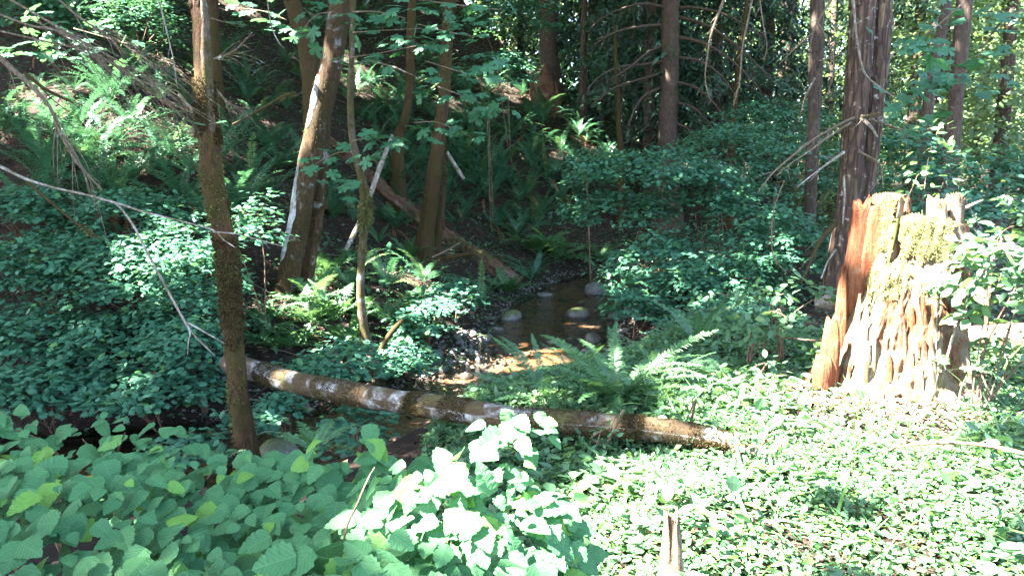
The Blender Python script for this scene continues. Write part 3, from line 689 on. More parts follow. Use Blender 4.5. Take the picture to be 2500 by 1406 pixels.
# --- the rotten stump
sb = G(2172, 948); sb[2] = Hs(sb[0], sb[1]); SD = sb[1]; U = px2m(1, SD)
st = empty('rotten_stump', sb, 'tall red rotten stump with sunlit moss cushions and broken top', 'stump')
NTH, NZ = 300, 84
th = np.linspace(0, 2 * math.pi, NTH, endpoint=False)          # 0 = right, -90 deg = towards the camera
def angd(a, b): return np.abs((a - math.radians(b) + math.pi) % (2 * math.pi) - math.pi)
def win(a, c, w, e=9): return 1 - sstep(math.radians(w), math.radians(w + e), angd(a, c))
HT = 470 * U
jag = noise3(np.stack([np.cos(th) * 3, np.sin(th) * 3, 0 * th], -1), 2.6, 3)
ht = HT * (0.62 + 0.06 * jag)
ht = np.maximum(ht, HT * (0.86 + 0.02 * jag) * win(th, -75, 52, 12))           # front dome
ht = np.maximum(ht, HT * (0.995 + 0.02 * jag) * win(th, 186, 30, 6))           # high slab on the left
ht = np.maximum(ht, HT * (0.985 + 0.03 * jag) * win(th, 4, 15, 6))             # posts on the right
ht = np.maximum(ht, HT * (0.94 + 0.03 * jag) * win(th, 36, 9, 5))
def stump_r(a, z):
    u = z / HT
    r = 0.350 + 0.23 * np.clip(1 - u / 0.80, 0, 1) ** 1.25 + 0.10 * np.clip(1 - u / 0.12, 0, 1) * (0.5 + 0.8 * np.sin(5 * a + 0.6))
    r = r + 0.10 * win(a, -112, 20, 22) * (1 - sstep(0.60, 0.70, u)) * (0.6 + 0.4 * sstep(0, 0.5, u))      # front buttress with its own ledge
    r = r + 0.07 * win(a, 188, 26, 24) * (1 - sstep(0.30, 0.55, u))
    r = r + 0.05 * win(a, -62, 18, 16) * (1 - sstep(0.76, 0.88, u))
    q = np.stack([np.cos(a) * 2.2, np.sin(a) * 2.2, z * 0.55], -1)
    q2 = np.stack([np.cos(a) * 6, np.sin(a) * 6, z * 2.6], -1)
    r = r + 0.055 * noise3(q, 1.5, 3) - 0.026 * np.abs(noise3(q2, 2.0, 3)) + 0.022 * noise3(np.stack([np.cos(a) * 3.2, np.sin(a) * 3.2, z * 1.7], -1), 1.8, 4) + 0.013 * noise3(np.stack([np.cos(a) * 15, np.sin(a) * 15, z * 2.2], -1), 1.6, 3) + 0.010 * noise3(np.stack([np.cos(a) * 6, np.sin(a) * 6, z * 14], -1), 1.4, 3) + 0.016 * noise3(np.stack([np.cos(a) * 5, np.sin(a) * 5, z * 6], -1), 2, 2)
    return r * (SD / 6.2) * 0.93
LEAN = np.array([54 * U, 0.05]) / HT
rows = []
for i in range(NZ):
    f = i / (NZ - 1); z = -0.12 + f * (ht + 0.12); r = stump_r(th, np.maximum(z, 0)); rows.append(np.stack([r * np.cos(th) + LEAN[0] * z, r * np.sin(th) * 0.9 + LEAN[1] * z, z], -1))
rtop = stump_r(th, ht)
for rho in (0.96, 0.9, 0.82, 0.74, 0.66, 0.58, 0.46, 0.34, 0.2, 0.08):
    dome = win(th, -75, 60, 25)
    hin = HT * 0.60 * (1 - 0.3 * (1 - rho)) 
    drop = sstep(0.60 - 0.25 * dome, 0.80, rho)
    z = hin + (ht - hin) * drop + HT * 0.035 * dome * drop * (1 - rho) * 2
    z = z + 0.025 * noise3(np.stack([np.cos(th) * rho * 4, np.sin(th) * rho * 4, 0 * th + 3], -1), 2.5, 3)
    rows.append(np.stack([rtop * rho * np.cos(th) + LEAN[0] * z, rtop * rho * np.sin(th) * 0.9 + LEAN[1] * z, z], -1))
R_ = np.array(rows); nR = len(R_); idx = np.arange(nR * NTH).reshape(nR, NTH)
F = np.stack([idx[:-1], np.roll(idx[:-1], -1, 1), np.roll(idx[1:], -1, 1), idx[1:]], -1).reshape(-1, 4)
V = R_.reshape(-1, 3)
V = np.vstack([V, R_[-1].mean(0)]); last = idx[-1]
FT = np.stack([last, np.roll(last, -1), np.full(NTH, len(V) - 1)], -1)
obj('body', mesh('stump_body', V, [F, FT], M['rot']), st); F_BODY = F
# splinters and slabs of sound wood
def splinter(px0, py0, px1, py1, w, d, name, mat, thick=0.5, jagp=1.0):
    """upright shard of wood: flattened, fibrous, with a torn upper edge"""
    a, b = P(px0, py0, d), P(px1, py1, d); n = 26; W = px2m(w, d); s = 30; al = np.arange(s) * 2 * math.pi / s; V = []
    t = np.linspace(0, 1, n); prof = 1 - jagp * np.clip((t - 0.45) / 0.55, 0, 1) ** 1.8 * 0.75
    fib = noise3(np.stack([np.cos(al) * 4, np.sin(al) * 4, np.full(s, px0 * 0.37)], -1), 2.2, 3); L = np.linalg.norm(b - a)
    ca, sa = np.sign(np.cos(al)) * np.abs(np.cos(al)) ** 0.6, np.sign(np.sin(al)) * np.abs(np.sin(al)) ** 0.6
    for i in range(n):
        c = a + (b - a) * t[i]; z = c[2]
        rr = 0.5 * W * prof[i] * (1 + 0.16 * fib + 0.14 * noise3(np.stack([np.cos(al) * 2, np.sin(al) * 2, np.full(s, z * 5 + px0)], -1), 2.0, 3))
        up = (0.10 * L * fib * np.clip((t[i] - 0.7) / 0.3, 0, 1))
        V.append(np.stack([c[0] + rr * ca + (b - a)[0] / L * up, c[1] + rr * sa * thick, z + up], -1))
    V = np.array(V); i_ = np.arange(n * s).reshape(n, s)
    F = np.stack([i_[:-1], np.roll(i_[:-1], -1, 1), np.roll(i_[1:], -1, 1), i_[1:]], -1).reshape(-1, 4)
    V = np.vstack([V.reshape(-1, 3), V[-1].mean(0) - [0, 0, 0.02]]); l = i_[-1]
    return part(name, V, [F, np.stack([l, np.roll(l, -1), np.full(s, len(V) - 1)], -1)], M[mat], st, smooth=True)
splinter(2066, 900, 2105, 498, 52, SD + 0.02, 'slab', 'rot_red', 0.6, 0.35)
splinter(2105, 760, 2150, 500, 66, SD + 0.0, 'slab', 'rot_red', 0.4, 0.25)
splinter(2046, 900, 2060, 655, 26, SD - 0.06, 'splinter', 'rot_red', 0.9, 0.8)
splinter(2022, 930, 2032, 780, 40, SD - 0.26, 'splinter', 'rot_red', 0.9, 0.6)
splinter(2006, 945, 2010, 868, 44, SD - 0.28, 'splinter', 'rot_red', 0.9, 0.5)
splinter(2205, 600, 2217, 486, 18, SD + 0.05, 'spike', 'rot', 0.9, 0.8)
splinter(2285, 680, 2288, 486, 46, SD - 0.05, 'post', 'rot', 0.9, 0.25)
splinter(2325, 720, 2330, 484, 38, SD + 0.0, 'post', 'rot', 0.9, 0.3)
BW0 = R_.reshape(-1, 3) + sb; BX0, BY0 = proj(BW0)
for i in range(26):
    px, py = RNG.uniform(2050, 2330), RNG.uniform(740, 940); m_ = np.where(np.hypot(BX0 - px, BY0 - py) < 12)[0]
    if len(m_) == 0: continue
    dq_ = BW0[m_][:, 1].min(); L_ = RNG.uniform(40, 130); ln = (px - 2190) * -0.10 * L_ / 100
    splinter(px - ln * 0.5, py + L_ / 2, px + ln * 0.5, py - L_ / 2, RNG.uniform(5, 13), dq_ + 0.008, 'splinter', 'rot' if RNG.random() < 0.7 else 'rot_red', 0.9, RNG.uniform(0.5, 1.0))
# moss cushions hug the wood: a raised skin over part of the body plus short blades
BW = R_.reshape(-1, 3) + sb; e1 = np.roll(R_, -1, 1) - np.roll(R_, 1, 1); e2 = np.gradient(R_, axis=0); BN = np.cross(e1, e2).reshape(-1, 3); BN /= np.linalg.norm(BN, axis=1)[:, None] + 1e-9
if (BN[: NTH * NZ] * (R_.reshape(-1, 3)[: NTH * NZ] * [1, 1, 0])).sum() < 0: BN = -BN
BX, BY = proj(BW)
def cushion(cx, cy, rad, h, n, hang=1.5, blade=0.015):
    n = int(n * 1.5); h = h * 0.75
    m = np.where((np.hypot(BX - cx, BY - cy) < 14))[0]
    if len(m) == 0: m = np.array([np.argmin(np.hypot(BX - cx, BY - cy))])
    c0 = BW[m[np.argmin(BW[m][:, 1])]]
    dv = BW - c0; dd = np.sqrt(dv[:, 0] ** 2 + dv[:, 1] ** 2 + np.where(dv[:, 2] < 0, dv[:, 2] / hang, dv[:, 2]) ** 2) * (1 + 0.35 * noise3(BW, 5, 2) + 0.35 * noise3(BW, 16, 2)); inr = dd < rad
    up = BN * 0.7 + np.array([0, 0, 0.5]); W = BW + up * (h * np.sqrt(np.clip(1 - (dd / rad) ** 2, 0, 1)) * (1 + 0.3 * noise3(BW, 9, 2)) - 0.004)[:, None]
    fm = inr[F_body].all(1); ids = F_body[fm]
    if len(ids) < 4: return
    u_, inv = np.unique(ids, return_inverse=True); pv = W[u_]; pf = inv.reshape(ids.shape)
    q = RNG.integers(0, len(ids), n); w = RNG.dirichlet([1, 1, 1, 1], n); pos = np.einsum('nk,nkj->nj', w, W[ids[q]]); nn = np.einsum('nk,nkj->nj', w, BN[ids[q]])
    D = nn * 0.6 + rand_dir(n) * 0.9 + np.array([0, 0, -0.25]); sc_ = scatter(BLADE, pos, frames(D, rand_dir(n) + nn * 0.3), blade * RNG.uniform(0.5, 1.5, n))
    Vm, Fm, Um, Rm = merge_sc([sc_, (pv, pf, np.zeros((len(pv), 2)), np.full(len(pv), 0.25))]); o = part('moss', Vm, Fm, M['moss_sunlit'], st, Um, Rm, kind='stuff')
    return o
F_body = F_BODY
cushion(2225, 556, 0.27, 0.08, 6500, 1.0)
cushion(2290, 585, 0.13, 0.05, 2000, 1.6)
cushion(2160, 655, 0.17, 0.06, 3200, 1.4)
cushion(2145, 492, 0.17, 0.05, 2200, 0.7)
cushion(2290, 490, 0.10, 0.03, 900, 0.8)
cushion(2330, 492, 0.10, 0.03, 900, 0.8)
cushion(2312, 560, 0.08, 0.03, 700)
cushion(2070, 690, 0.06, 0.02, 300)

# --- mossy fallen log bridging the creek
lp = [(590, 893, 50), (680, 922, 52), (780, 946, 54), (900, 968, 56), (1010, 985, 57), (1120, 1000, 58), (1250, 1020, 57), (1400, 1031, 57), (1530, 1041, 58), (1650, 1054, 57), (1760, 1066, 54), (1840, 1078, 48)]
ld = [6.95, 6.6, 6.25, 5.85, 5.5, 5.15, 4.9, 4.78, 4.68, 4.6, 4.55, 4.5]
c, r = ppath(lp, ld); c[-1][2] -= 0.09; c[-2][2] -= 0.03
V, F = tube(c, r, 28, 9, 0.07, 5, stretch=0.5)
log = empty('fallen_log', c[len(c) // 2], 'pale-barked fallen log with brown moss bands lying across the creek', 'log')
pr = catmull(np.column_stack([c, r]), 9); Ls = np.concatenate([[0], np.cumsum(np.linalg.norm(np.diff(pr[:, :3], axis=0), axis=1))])
uv = np.stack([np.repeat(Ls, 28), np.tile(np.arange(28) / 28.0, len(Ls))], -1); uv = np.vstack([uv, uv[:2]])
part('trunk', V, F, M['log'], log, uv)
lists = [tufts(c, r, 2600, 0.016, a, b, side=(0, -0.4, 0.5), droop=0.3) for a, b in [(0.05, 0.09), (0.18, 0.27), (0.36, 0.39), (0.43, 0.48), (0.55, 0.68), (0.72, 0.76), (0.84, 0.95)]]
lists.append(tufts(c, r, 8000, 0.014, 0, 1, gate=0.25, side=(0, -0.2, 0.6), droop=0.2))
s = merge_sc(lists); part('moss', s[0], s[1], M['moss_brown'], log, s[2], s[3], kind='stuff')
# continuation of the dark broken end behind the trunk
c2, r2 = ppath([(548, 886, 30), (566, 888, 50), (594, 894, 54)], [7.3, 7.2, 7.0]); V, F = tube(c2, r2, 18, 6, 0.18, 7); part('broken_end', V, F, M['bark_dark'], log)

# --- rotten log coming down the slope
c, r = [], []
for px, py, w in [(790, 330, 30), (850, 382, 36), (940, 462, 42), (1020, 532, 46), (1100, 588, 48), (1190, 640, 44), (1265, 690, 40)]:
    g = G(px, py + 14); c.append(g + np.array([0, 0, px2m(w, g[1]) * 0.12])); r.append(px2m(w, g[1]) / 2)
V, F = tube(c, r, 36, 14, 0.30, 9)
rl = empty('rotten_log', c[3], 'long crumbling red-brown log running down the slope to the creek', 'log'); part('trunk', V, F, M['rot_log'], rl)
s = tufts(np.array(c), np.array(r), 6000, 0.06, gate=0.05, side=(0, -0.3, 0.6)); part('moss', s[0], s[1], M['moss'], rl, s[2], s[3], kind='stuff')
# --- bleached pole, small logs, sticks
def stick(name, label, pts, d, mat, cat='stick', twigs=0, tl=0.2, moss=0, sides=10, rough=0.1, tmat=None):
    c, r = ppath(pts, d); e = empty(name, c[-1], label, cat)
    limb(e, pts, d, M[mat], 'stem', sides, rough, twigs, tl, tmat=tmat, moss=moss); return e
stick('bleached_pole', 'pale bleached dead pole leaning up the slope behind the grey sapling', [(958, 330, 6), (940, 376, 11), (922, 424, 12), (896, 500, 12), (868, 562, 12), (843, 612, 12)], [14.6, 14.4, 14.2, 13.9, 13.6, 13.3], 'twig_pale', 'pole')
stick('grey_pole', 'thin grey dead pole among dark ferns right of leaning mossy trunk', [(1090, 370, 8), (1110, 402, 9), (1132, 438, 9)], 16.5, 'twig_pale', 'pole')
stick('broken_branch', 'short bright white broken branch beside the slim mossy trunk', [(436, 230, 7), (455, 252, 8), (480, 280, 7)], 12, 'snag', 'branch')
stick('mossy_pole', 'short mossy pole lying against the rotten slope log', [(1070, 632, 10), (1110, 626, 12), (1155, 618, 10)], 14.2, 'bark_olive', 'log', moss=200)
stick('dry_stick', 'thin bare stick leaning on the rotten slope log', [(1055, 628, 4), (1090, 612, 5), (1125, 592, 3)], 13.9, 'twig_dead')
stick('grey_log', 'short grey log end poking out left of the big stump', [(1995, 736, 34), (2030, 738, 36), (2075, 742, 36)], [7.8, 7.7, 7.5], 'twig_pale', 'log', sides=16)
stick('sunlit_log', 'bright fallen log lying right of the stump beneath pale leaves', [(2330, 830, 60), (2400, 826, 64), (2480, 822, 66), (2560, 820, 66)], [7.3, 7.1, 6.9, 6.7], 'rot', 'log', sides=20)
stick('bleached_spike', 'white bare branch tip jutting right from the stump top', [(2335, 520, 6), (2365, 504, 8), (2400, 488, 3)], 6.3, 'snag', 'branch')
stick('arching_stick', 'thin brown arching stick over ground cover at the right edge', [(2120, 1122, 4), (2165, 1100, 5), (2220, 1086, 7), (2300, 1081, 8), (2380, 1084, 9), (2440, 1093, 10), (2520, 1112, 11)], [4.55, 4.5, 4.4, 4.35, 4.3, 4.2, 4.1], 'twig_brown', twigs=4, tl=0.12)
stick('bent_twig', 'thin dark twig reaching left from the stump foot across leaves', [(2000, 832, 5), (1950, 828, 4), (1890, 820, 4), (1830, 815, 3)], 6.6, 'twig_brown')
stick('creek_branch', 'dead branch lying over stones by the slim mossy trunk', [(405, 1078, 6), (440, 1084, 7), (500, 1096, 6), (560, 1100, 4)], 7.3, 'twig_dead', twigs=5, tl=0.15)
stick('curved_twig', 'pale curved twig beside the base of the slim mossy trunk', [(625, 1064, 3), (645, 1054, 3), (670, 1052, 2)], 6.7, 'twig_pale')
# splintered snag at the bottom edge
sg = G(1640, 1520); sg = np.array([P(1640, 1400, 2.95)[0], 2.95, Hs(P(1640, 1400, 2.95)[0], 2.95)])
sn = empty('splintered_snag', sg, 'pale splintered broken snag standing at the bottom edge', 'snag'); st_keep = st; st = sn
splinter(1642, 1560, 1638, 1262, 60, 2.95, 'post', 'snag', 0.8, 0.7)
splinter(1628, 1500, 1630, 1256, 22, 2.93, 'splinter', 'snag', 0.8)
splinter(1652, 1500, 1650, 1278, 20, 2.92, 'splinter', 'snag', 0.8)
splinter(1640, 1480, 1642, 1378, 26, 2.88, 'splinter', 'snag', 0.8)
splinter(1592, 1500, 1586, 1386, 16, 2.95, 'splinter', 'snag', 0.9)
# broken stump on the sunlit slope
g = G(1330, 262); fs = empty('slope_stump', g, 'broken brown stump on the sunlit slope under the thick dark trunk', 'stump'); st = fs; dq = g[1]
splinter(1335, 300, 1318, 160, 62, dq, 'body', 'rot_log', 0.9, 0.7); splinter(1320, 300, 1296, 185, 24, dq - 0.2, 'splinter', 'rot_log', 0.7); splinter(1352, 300, 1352, 205, 34, dq - 0.1, 'splinter', 'rot_log', 0.8)
st = st_keep

# --- dead boughs hanging at upper left
def bough(label, pts, d, mat, twigs, tl, moss=0, droop=0.25, spread=0.5, tmat=None):
    c, r = ppath(pts, d); e = empty('dead_bough', c[0], label, 'branch'); limb(e, pts, d, M[mat], 'stem', 7, 0.08, twigs, tl, tmat=tmat, droop=droop, spread=spread, moss=moss); return e
B = 6.0
bough('long pale forked dead branch reaching in from the left past the trunk', [(-60, 385, 9), (0, 407, 8), (60, 436, 7), (130, 458, 6), (210, 476, 6), (290, 498, 6), (360, 520, 5), (450, 542, 4), (520, 562, 4), (545, 585, 3), (575, 605, 2)], 5.6, 'twig_pale', 3, 0.12)
e = bough('lichen-crusted drooping branch hanging down before left vine maples', [(280, 494, 5), (300, 515, 5), (325, 550, 6), (350, 598, 7), (378, 650, 6), (410, 710, 6), (440, 765, 6), (458, 795, 6), (480, 825, 4), (525, 868, 2)], 5.55, 'twig_pale', 3, 0.1, moss=120)
limb(e, [(458, 795, 5), (464, 815, 4), (460, 835, 3), (458, 865, 2)], 5.5, M['twig_pale']); limb(e, [(456, 786, 4), (490, 805, 4), (530, 828, 3), (548, 838, 2)], 5.5, M['twig_pale'])
bough('fine side twig running right from the pale forked branch', [(520, 566, 4), (580, 572, 3), (640, 588, 3), (700, 604, 2)], 5.7, 'twig_pale', 2, 0.08)
bough('straight moss-brown dead branch slanting above left vine maples', [(60, 440, 7), (110, 482, 7), (165, 528, 6), (210, 562, 5), (246, 584, 3)], 6.0, 'bark_olive', 4, 0.1, moss=300)
bough('thick dead bough slanting down from the left edge across ferns', [(-40, 105, 14), (20, 160, 13), (70, 205, 11), (120, 260, 9), (150, 330, 7), (190, 400, 6), (250, 465, 4)], 6.3, 'twig_dead', 16, 0.5, moss=200)
bough('mossy dead bough under the thick one at the left edge', [(60, 180, 8), (110, 218, 8), (150, 238, 7), (175, 250, 4)], 6.6, 'bark_olive', 5, 0.25, moss=200)
bough('topmost dead bough fanning fine twigs across the upper left', [(-30, -30, 6.8), (60, 20, 6.0), (150, 72, 6.0), (230, 118, 4.5), (310, 160, 3.8), (390, 205, 2.2), (450, 245, 1.5)], 6.2, 'twig_dead', 30, 0.55, droop=0.2, spread=0.4)
bough('second dead bough from top with long parallel twigs at upper left', [(-30, 25, 6.0), (70, 62, 5.2), (150, 80, 5.2), (230, 130, 3.8), (320, 185, 3.0), (400, 225, 2.2), (470, 270, 1.5)], 6.0, 'twig_dead', 30, 0.55, droop=0.25, spread=0.4)
bough('dead bough starting at the top edge above slope ferns', [(110, -30, 6.0), (190, 40, 5.2), (260, 85, 4.5), (330, 128, 3.0), (400, 175, 2.2), (480, 245, 1.5)], 6.5, 'twig_dead', 24, 0.55, droop=0.2, spread=0.4)
bough('lowest twiggy dead bough crossing the lit slope ferns', [(-30, 70, 5.2), (80, 95, 4.5), (180, 118, 3.8), (260, 150, 3.0), (340, 185, 2.2), (420, 215, 1.5)], 6.8, 'twig_dead', 24, 0.5, droop=0.3, spread=0.45)
bough('thin pale drooping twig hanging left of the slim mossy trunk', [(380, -20, 4), (398, 40, 4), (410, 90, 3), (424, 150, 3), (432, 210, 2)], 6.1, 'twig_pale', 2, 0.1)
bough('moss-hung orange-brown dead branch between the two near trunks', [(568, 304, 5), (600, 288, 6), (640, 266, 7), (685, 240, 6), (722, 228, 4)], 9.0, 'bark_olive', 5, 0.2, moss=500)
bough('bare dead branch with brown needle sprays right of slim trunk', [(500, 150, 5), (545, 138, 5), (580, 118, 4), (615, 80, 2)], 7.5, 'twig_dead', 14, 0.3, spread=0.6)
bough('drooping dead spray below the bare branch by slim trunk', [(515, 200, 4), (545, 240, 4), (580, 262, 3), (612, 262, 2)], 7.4, 'twig_dead', 16, 0.25, spread=0.7, droop=0.6)
bough('curved thin twig hanging from the top edge beside forked maple', [(650, -20, 3), (658, 40, 3), (668, 80, 3), (688, 116, 2)], 8.0, 'twig_pale', 1, 0.1)
bough('long thin branch arching right from the grey sapling', [(862, 158, 5), (905, 150, 4), (960, 165, 4), (1010, 185, 3), (1072, 212, 2)], 9.4, 'twig_dead', 3, 0.15)

# ------------------------------------------------------------------ stones
import bmesh
def stone_mesh(seed, sub=2, flat=0.6, key='stone'):
    r = np.random.default_rng(seed); b = bmesh.new(); bmesh.ops.create_icosphere(b, subdivisions=sub, radius=1.0)
    v = np.array([q.co[:] for q in b.verts]); f = np.array([[q.index for q in p.verts] for p in b.faces]); b.free()
    o = r.uniform(-9, 9, 3); q = v + o
    v = v * (1 + 0.22 * noise3(q, 0.9, 2))[:, None]
    for i in range(5):                                        # knock flat facets off the lump
        n = r.normal(size=3); n /= np.linalg.norm(n); d = v @ n; lim = r.uniform(0.62, 0.85); v = v - np.maximum(d - lim, 0)[:, None] * n * 0.85
    v = v * np.array([1.0, r.uniform(0.65, 0.95), flat * r.uniform(0.8, 1.2)])
    return mesh('stone_shape', v, f, M[key])
STONES = [stone_mesh(100 + i) for i in range(9)]; MOSSY = [stone_mesh(140 + i, 3, 0.75, 'stone_moss') for i in range(4)]
def stone_obj(pos, size, me, label, group=None, name='creek_stone', sink=0.25):
    o = obj(name, me, None, (pos[0], pos[1], pos[2] + size * (0.45 - sink)))
    o.scale = (size, size, size); o.rotation_euler = (RNG.uniform(-.3, .3), RNG.uniform(-.3, .3), RNG.uniform(0, 6.3)); return tag(o, label, 'stone', group)
for px, py, w, me, lab in [(1248, 772, 56, MOSSY[0], 'green mossy boulder at the creek edge under the rotten log'), (1408, 766, 60, MOSSY[1], 'largest mossy grey boulder in the middle of the creek'),
        (1466, 772, 30, STONES[0], 'pale grey stone just right of the midstream boulder'), (1452, 706, 74, STONES[1], 'flat pale grey rock at the creek bend upstream'),
        (1212, 806, 44, STONES[2], 'dark angular slab standing beside the sword fern at the creek'), (1345, 836, 50, STONES[3], 'broad dark stone in the riffle above the sunlit pool'),
        (1180, 830, 40, MOSSY[2], 'mossy-topped stone left of the sunlit pool'), (1448, 830, 64, STONES[4], 'long grey rock on the bank behind the big green fern'),
        (1438, 858, 40, STONES[5], 'rounded pale stone beside the big green fern tips'), (1212, 858, 46, STONES[6], 'bright sunlit grey rock at the pool head'),
        (1170, 880, 40, STONES[7], 'bright low rock on the gravel bar beside the pool'), (1130, 888, 44, STONES[8], 'large grey cobble at the left of the gravel bar'),
        (1140, 915, 40, STONES[0], 'pale flat stone at the near lip of the sunlit pool'), (1395, 830, 34, STONES[2], 'grey stone right of the riffle stones'),
        (1150, 858, 36, STONES[3], 'brown-grey stone above the gravel bar edge'), (1082, 952, 46, MOSSY[3], 'dark wet boulder just behind the fallen log'),
        (720, 1035, 46, STONES[4], 'pale stone under the fallen log right of the slim trunk'), (760, 1000, 40, STONES[5], 'grey rock in shade below the fallen log'),
        (680, 1105, 96, MOSSY[1], 'mossy green boulder at the foot of the slim mossy trunk'), (1330, 720, 44, STONES[6], 'grey stone at the shaded creek bank below the ferns'),
        (1500, 772, 36, STONES[7], 'rock at the creek edge under the vine maple')]:
    g = G(px, py + w * 0.25); stone_obj(g, px2m(w, g[1]) * 0.55, me, lab)
ORD = 'closest second third fourth fifth sixth seventh eighth ninth tenth eleventh twelfth thirteenth fourteenth fifteenth sixteenth seventeenth eighteenth nineteenth twentieth twenty-first twenty-second twenty-third twenty-fourth twenty-fifth twenty-sixth twenty-seventh twenty-eighth twenty-ninth thirtieth thirty-first thirty-second thirty-third thirty-fourth thirty-fifth'.split()
def autolabel(objs, marks, noun):
    """name each look-alike by the landmark it stands nearest to and its rank outward from it"""
    rows = []
    for o in objs:
        px, py = proj(o.location); k_ = min(marks, key=lambda q: (q[0] - px) ** 2 + 1.6 * (q[1] - py) ** 2); dx, dy = px - k_[0], py - k_[1]
        dr = ('left of' if dx < 0 else 'right of') if abs(dx) > abs(dy) else ('above' if dy < 0 else 'below'); rows.append((o, dr, k_[2], math.hypot(dx, dy)))
    for o, dr, lm, q in rows:
        same = sorted(t[3] for t in rows if t[1] == dr and t[2] == lm)
        o['label'] = ('%s directly %s the %s' % (noun, dr, lm)) if len(same) == 1 else '%s %s counting outward %s the %s' % (ORD[min(same.index(q), 34)], noun, dr, lm)
SMARKS = [(1248, 772, 'green mossy boulder'), (1408, 766, 'midstream boulder'), (1452, 706, 'flat pale rock at the bend'), (1212, 806, 'dark angular slab'), (1345, 836, 'riffle stone'), (1180, 830, 'mossy-topped stone'), (1448, 830, 'long grey rock'), (1438, 858, 'rounded pale stone'),
          (1212, 858, 'bright rock at the pool head'), (1130, 888, 'large cobble of the gravel bar'), (1140, 915, 'flat stone at the pool lip'), (1082, 952, 'dark boulder behind the log'), (720, 1035, 'pale stone under the log'), (760, 1000, 'grey rock under the log'), (680, 1105, 'boulder by the slim trunk'), (1330, 720, 'stone below the bank ferns'), (560, 1040, 'slim mossy trunk'), (940, 1010, 'middle of the fallen log')]
COB = []
n = 0; tries = 0
while n < 150 and tries < 4000:
    tries += 1
    i = RNG.integers(30, len(cl) - 14); off = RNG.normal() * 0.55
    off = np.clip(off, -1.15, 1.15); p = cl[i] + nr[i] * off + RNG.normal(size=2) * 0.12
    if not (6.6 < p[1] < 20.5): continue
    if -0.35 < off < 0.35 and 10.0 < p[1] < 11.6 and RNG.random() < 0.85: continue   # the open sandy pool
    size = 0.035 + 0.075 * RNG.random() ** 2; z = max(Hs(*p), CBED[6] - 0.05)
    COB.append(stone_obj((p[0], p[1], z), size, STONES[RNG.integers(0, 9)], 'cobble', 'creek cobbles', 'creek_cobble')); n += 1
for i in range(46):
    px, py = RNG.uniform(1060, 1240), RNG.uniform(815, 935); g = G(px, py)
    COB.append(stone_obj(g, RNG.uniform(0.05, 0.13), STONES[RNG.integers(0, 9)], 'cobble', 'creek cobbles', 'creek_cobble'))
autolabel(COB, SMARKS, 'small grey cobble')
# gravel
m = 12000; i = RNG.integers(24, len(cl) - 10, m); off = RNG.choice([-1, 1], m) * (0.5 + np.abs(RNG.normal(size=m)) * 0.4); off = np.where(RNG.random(m) < 0.12, off * 0.4, off); p = cl[i] + nr[i] * off[:, None] + RNG.normal(size=(m, 2)) * 0.15
pv = np.array([(1, 0, 0), (-0.9, 0.1, 0), (0, 0.8, 0.1), (0.1, -0.75, 0), (0, 0, 0.55), (0, 0, -0.4)], float); pf = np.array([(0, 2, 4), (2, 1, 4), (1, 3, 4), (3, 0, 4), (2, 0, 5), (1, 2, 5), (3, 1, 5), (0, 3, 5)])
s = scatter((pv, pf, pv[:, :2]), np.column_stack([p, H(p[:, 0], p[:, 1]) + 0.01]), frames(rand_dir(m) * [1, 1, 0.2], np.tile([0, 0, 1.0], (m, 1)) + rand_dir(m) * 0.2), RNG.uniform(0.012, 0.045, m))
o = obj('gravel', mesh('gravel', s[0], s[1], M['stone'], s[2], s[3])); tag(o, 'grey gravel strewn along the creek margins', 'gravel', kind='stuff')

# ------------------------------------------------------------------ ferns
def var(fn, n, mat, **kw): return [mesh('%s_shape' % fn.__name__[2:], *(lambda q: (q[0], q[1]))(fn(seed=40 + i, **{k: (v[i % len(v)] if isinstance(v, list) else v) for k, v in kw.items()})), mat, uv=fn(seed=40 + i, **{k: (v[i % len(v)] if isinstance(v, list) else v) for k, v in kw.items()})[2], smooth=False) for i in range(n)]
FR = var(t_frond, 5, M['fern'], N=24, width=0.085, arch=[0.7, 1.1, 1.5, 0.9, 1.3])
FRD = var(t_frond, 2, M['fern_old'], N=16, width=0.06, arch=[1.6, 2.0])
FRB = var(t_frond, 5, M['lady'], N=44, width=0.085, arch=[0.55, 0.8, 1.0, 0.45, 1.2], seg=3)
FRL = var(t_frond, 4, M['lady'], N=20, width=0.19, arch=[0.6, 0.9, 1.2, 0.8], broad=True, seg=3)
def fern(pos, size, label, fr=FR, n=13, dead=0, el=(0.5, 1.25), group=None, name='sword_fern', tiltback=0.0):
    e = empty(name, pos, label, 'fern', group)
    a0 = RNG.uniform(0, 6.28)
    for i in range(n + dead):
        az = a0 + i * 2.39996 + RNG.normal() * 0.15; ele = RNG.uniform(*el) if i < n else RNG.uniform(-0.2, 0.25)
        D = np.array([[math.cos(az) * math.cos(ele), math.sin(az) * math.cos(ele), math.sin(ele)]]); f = frames(D, np.array([[0, 0, 1.0]]) + RNG.normal(size=(1, 3)) * 0.12)[0]
        o = obj('frond', fr[RNG.integers(0, len(fr))] if i < n else FRD[i % 2], e); place(o, D[0] * 0.02, f, size * RNG.uniform(0.78, 1.12) * (0.8 if i >= n else 1))
    return e
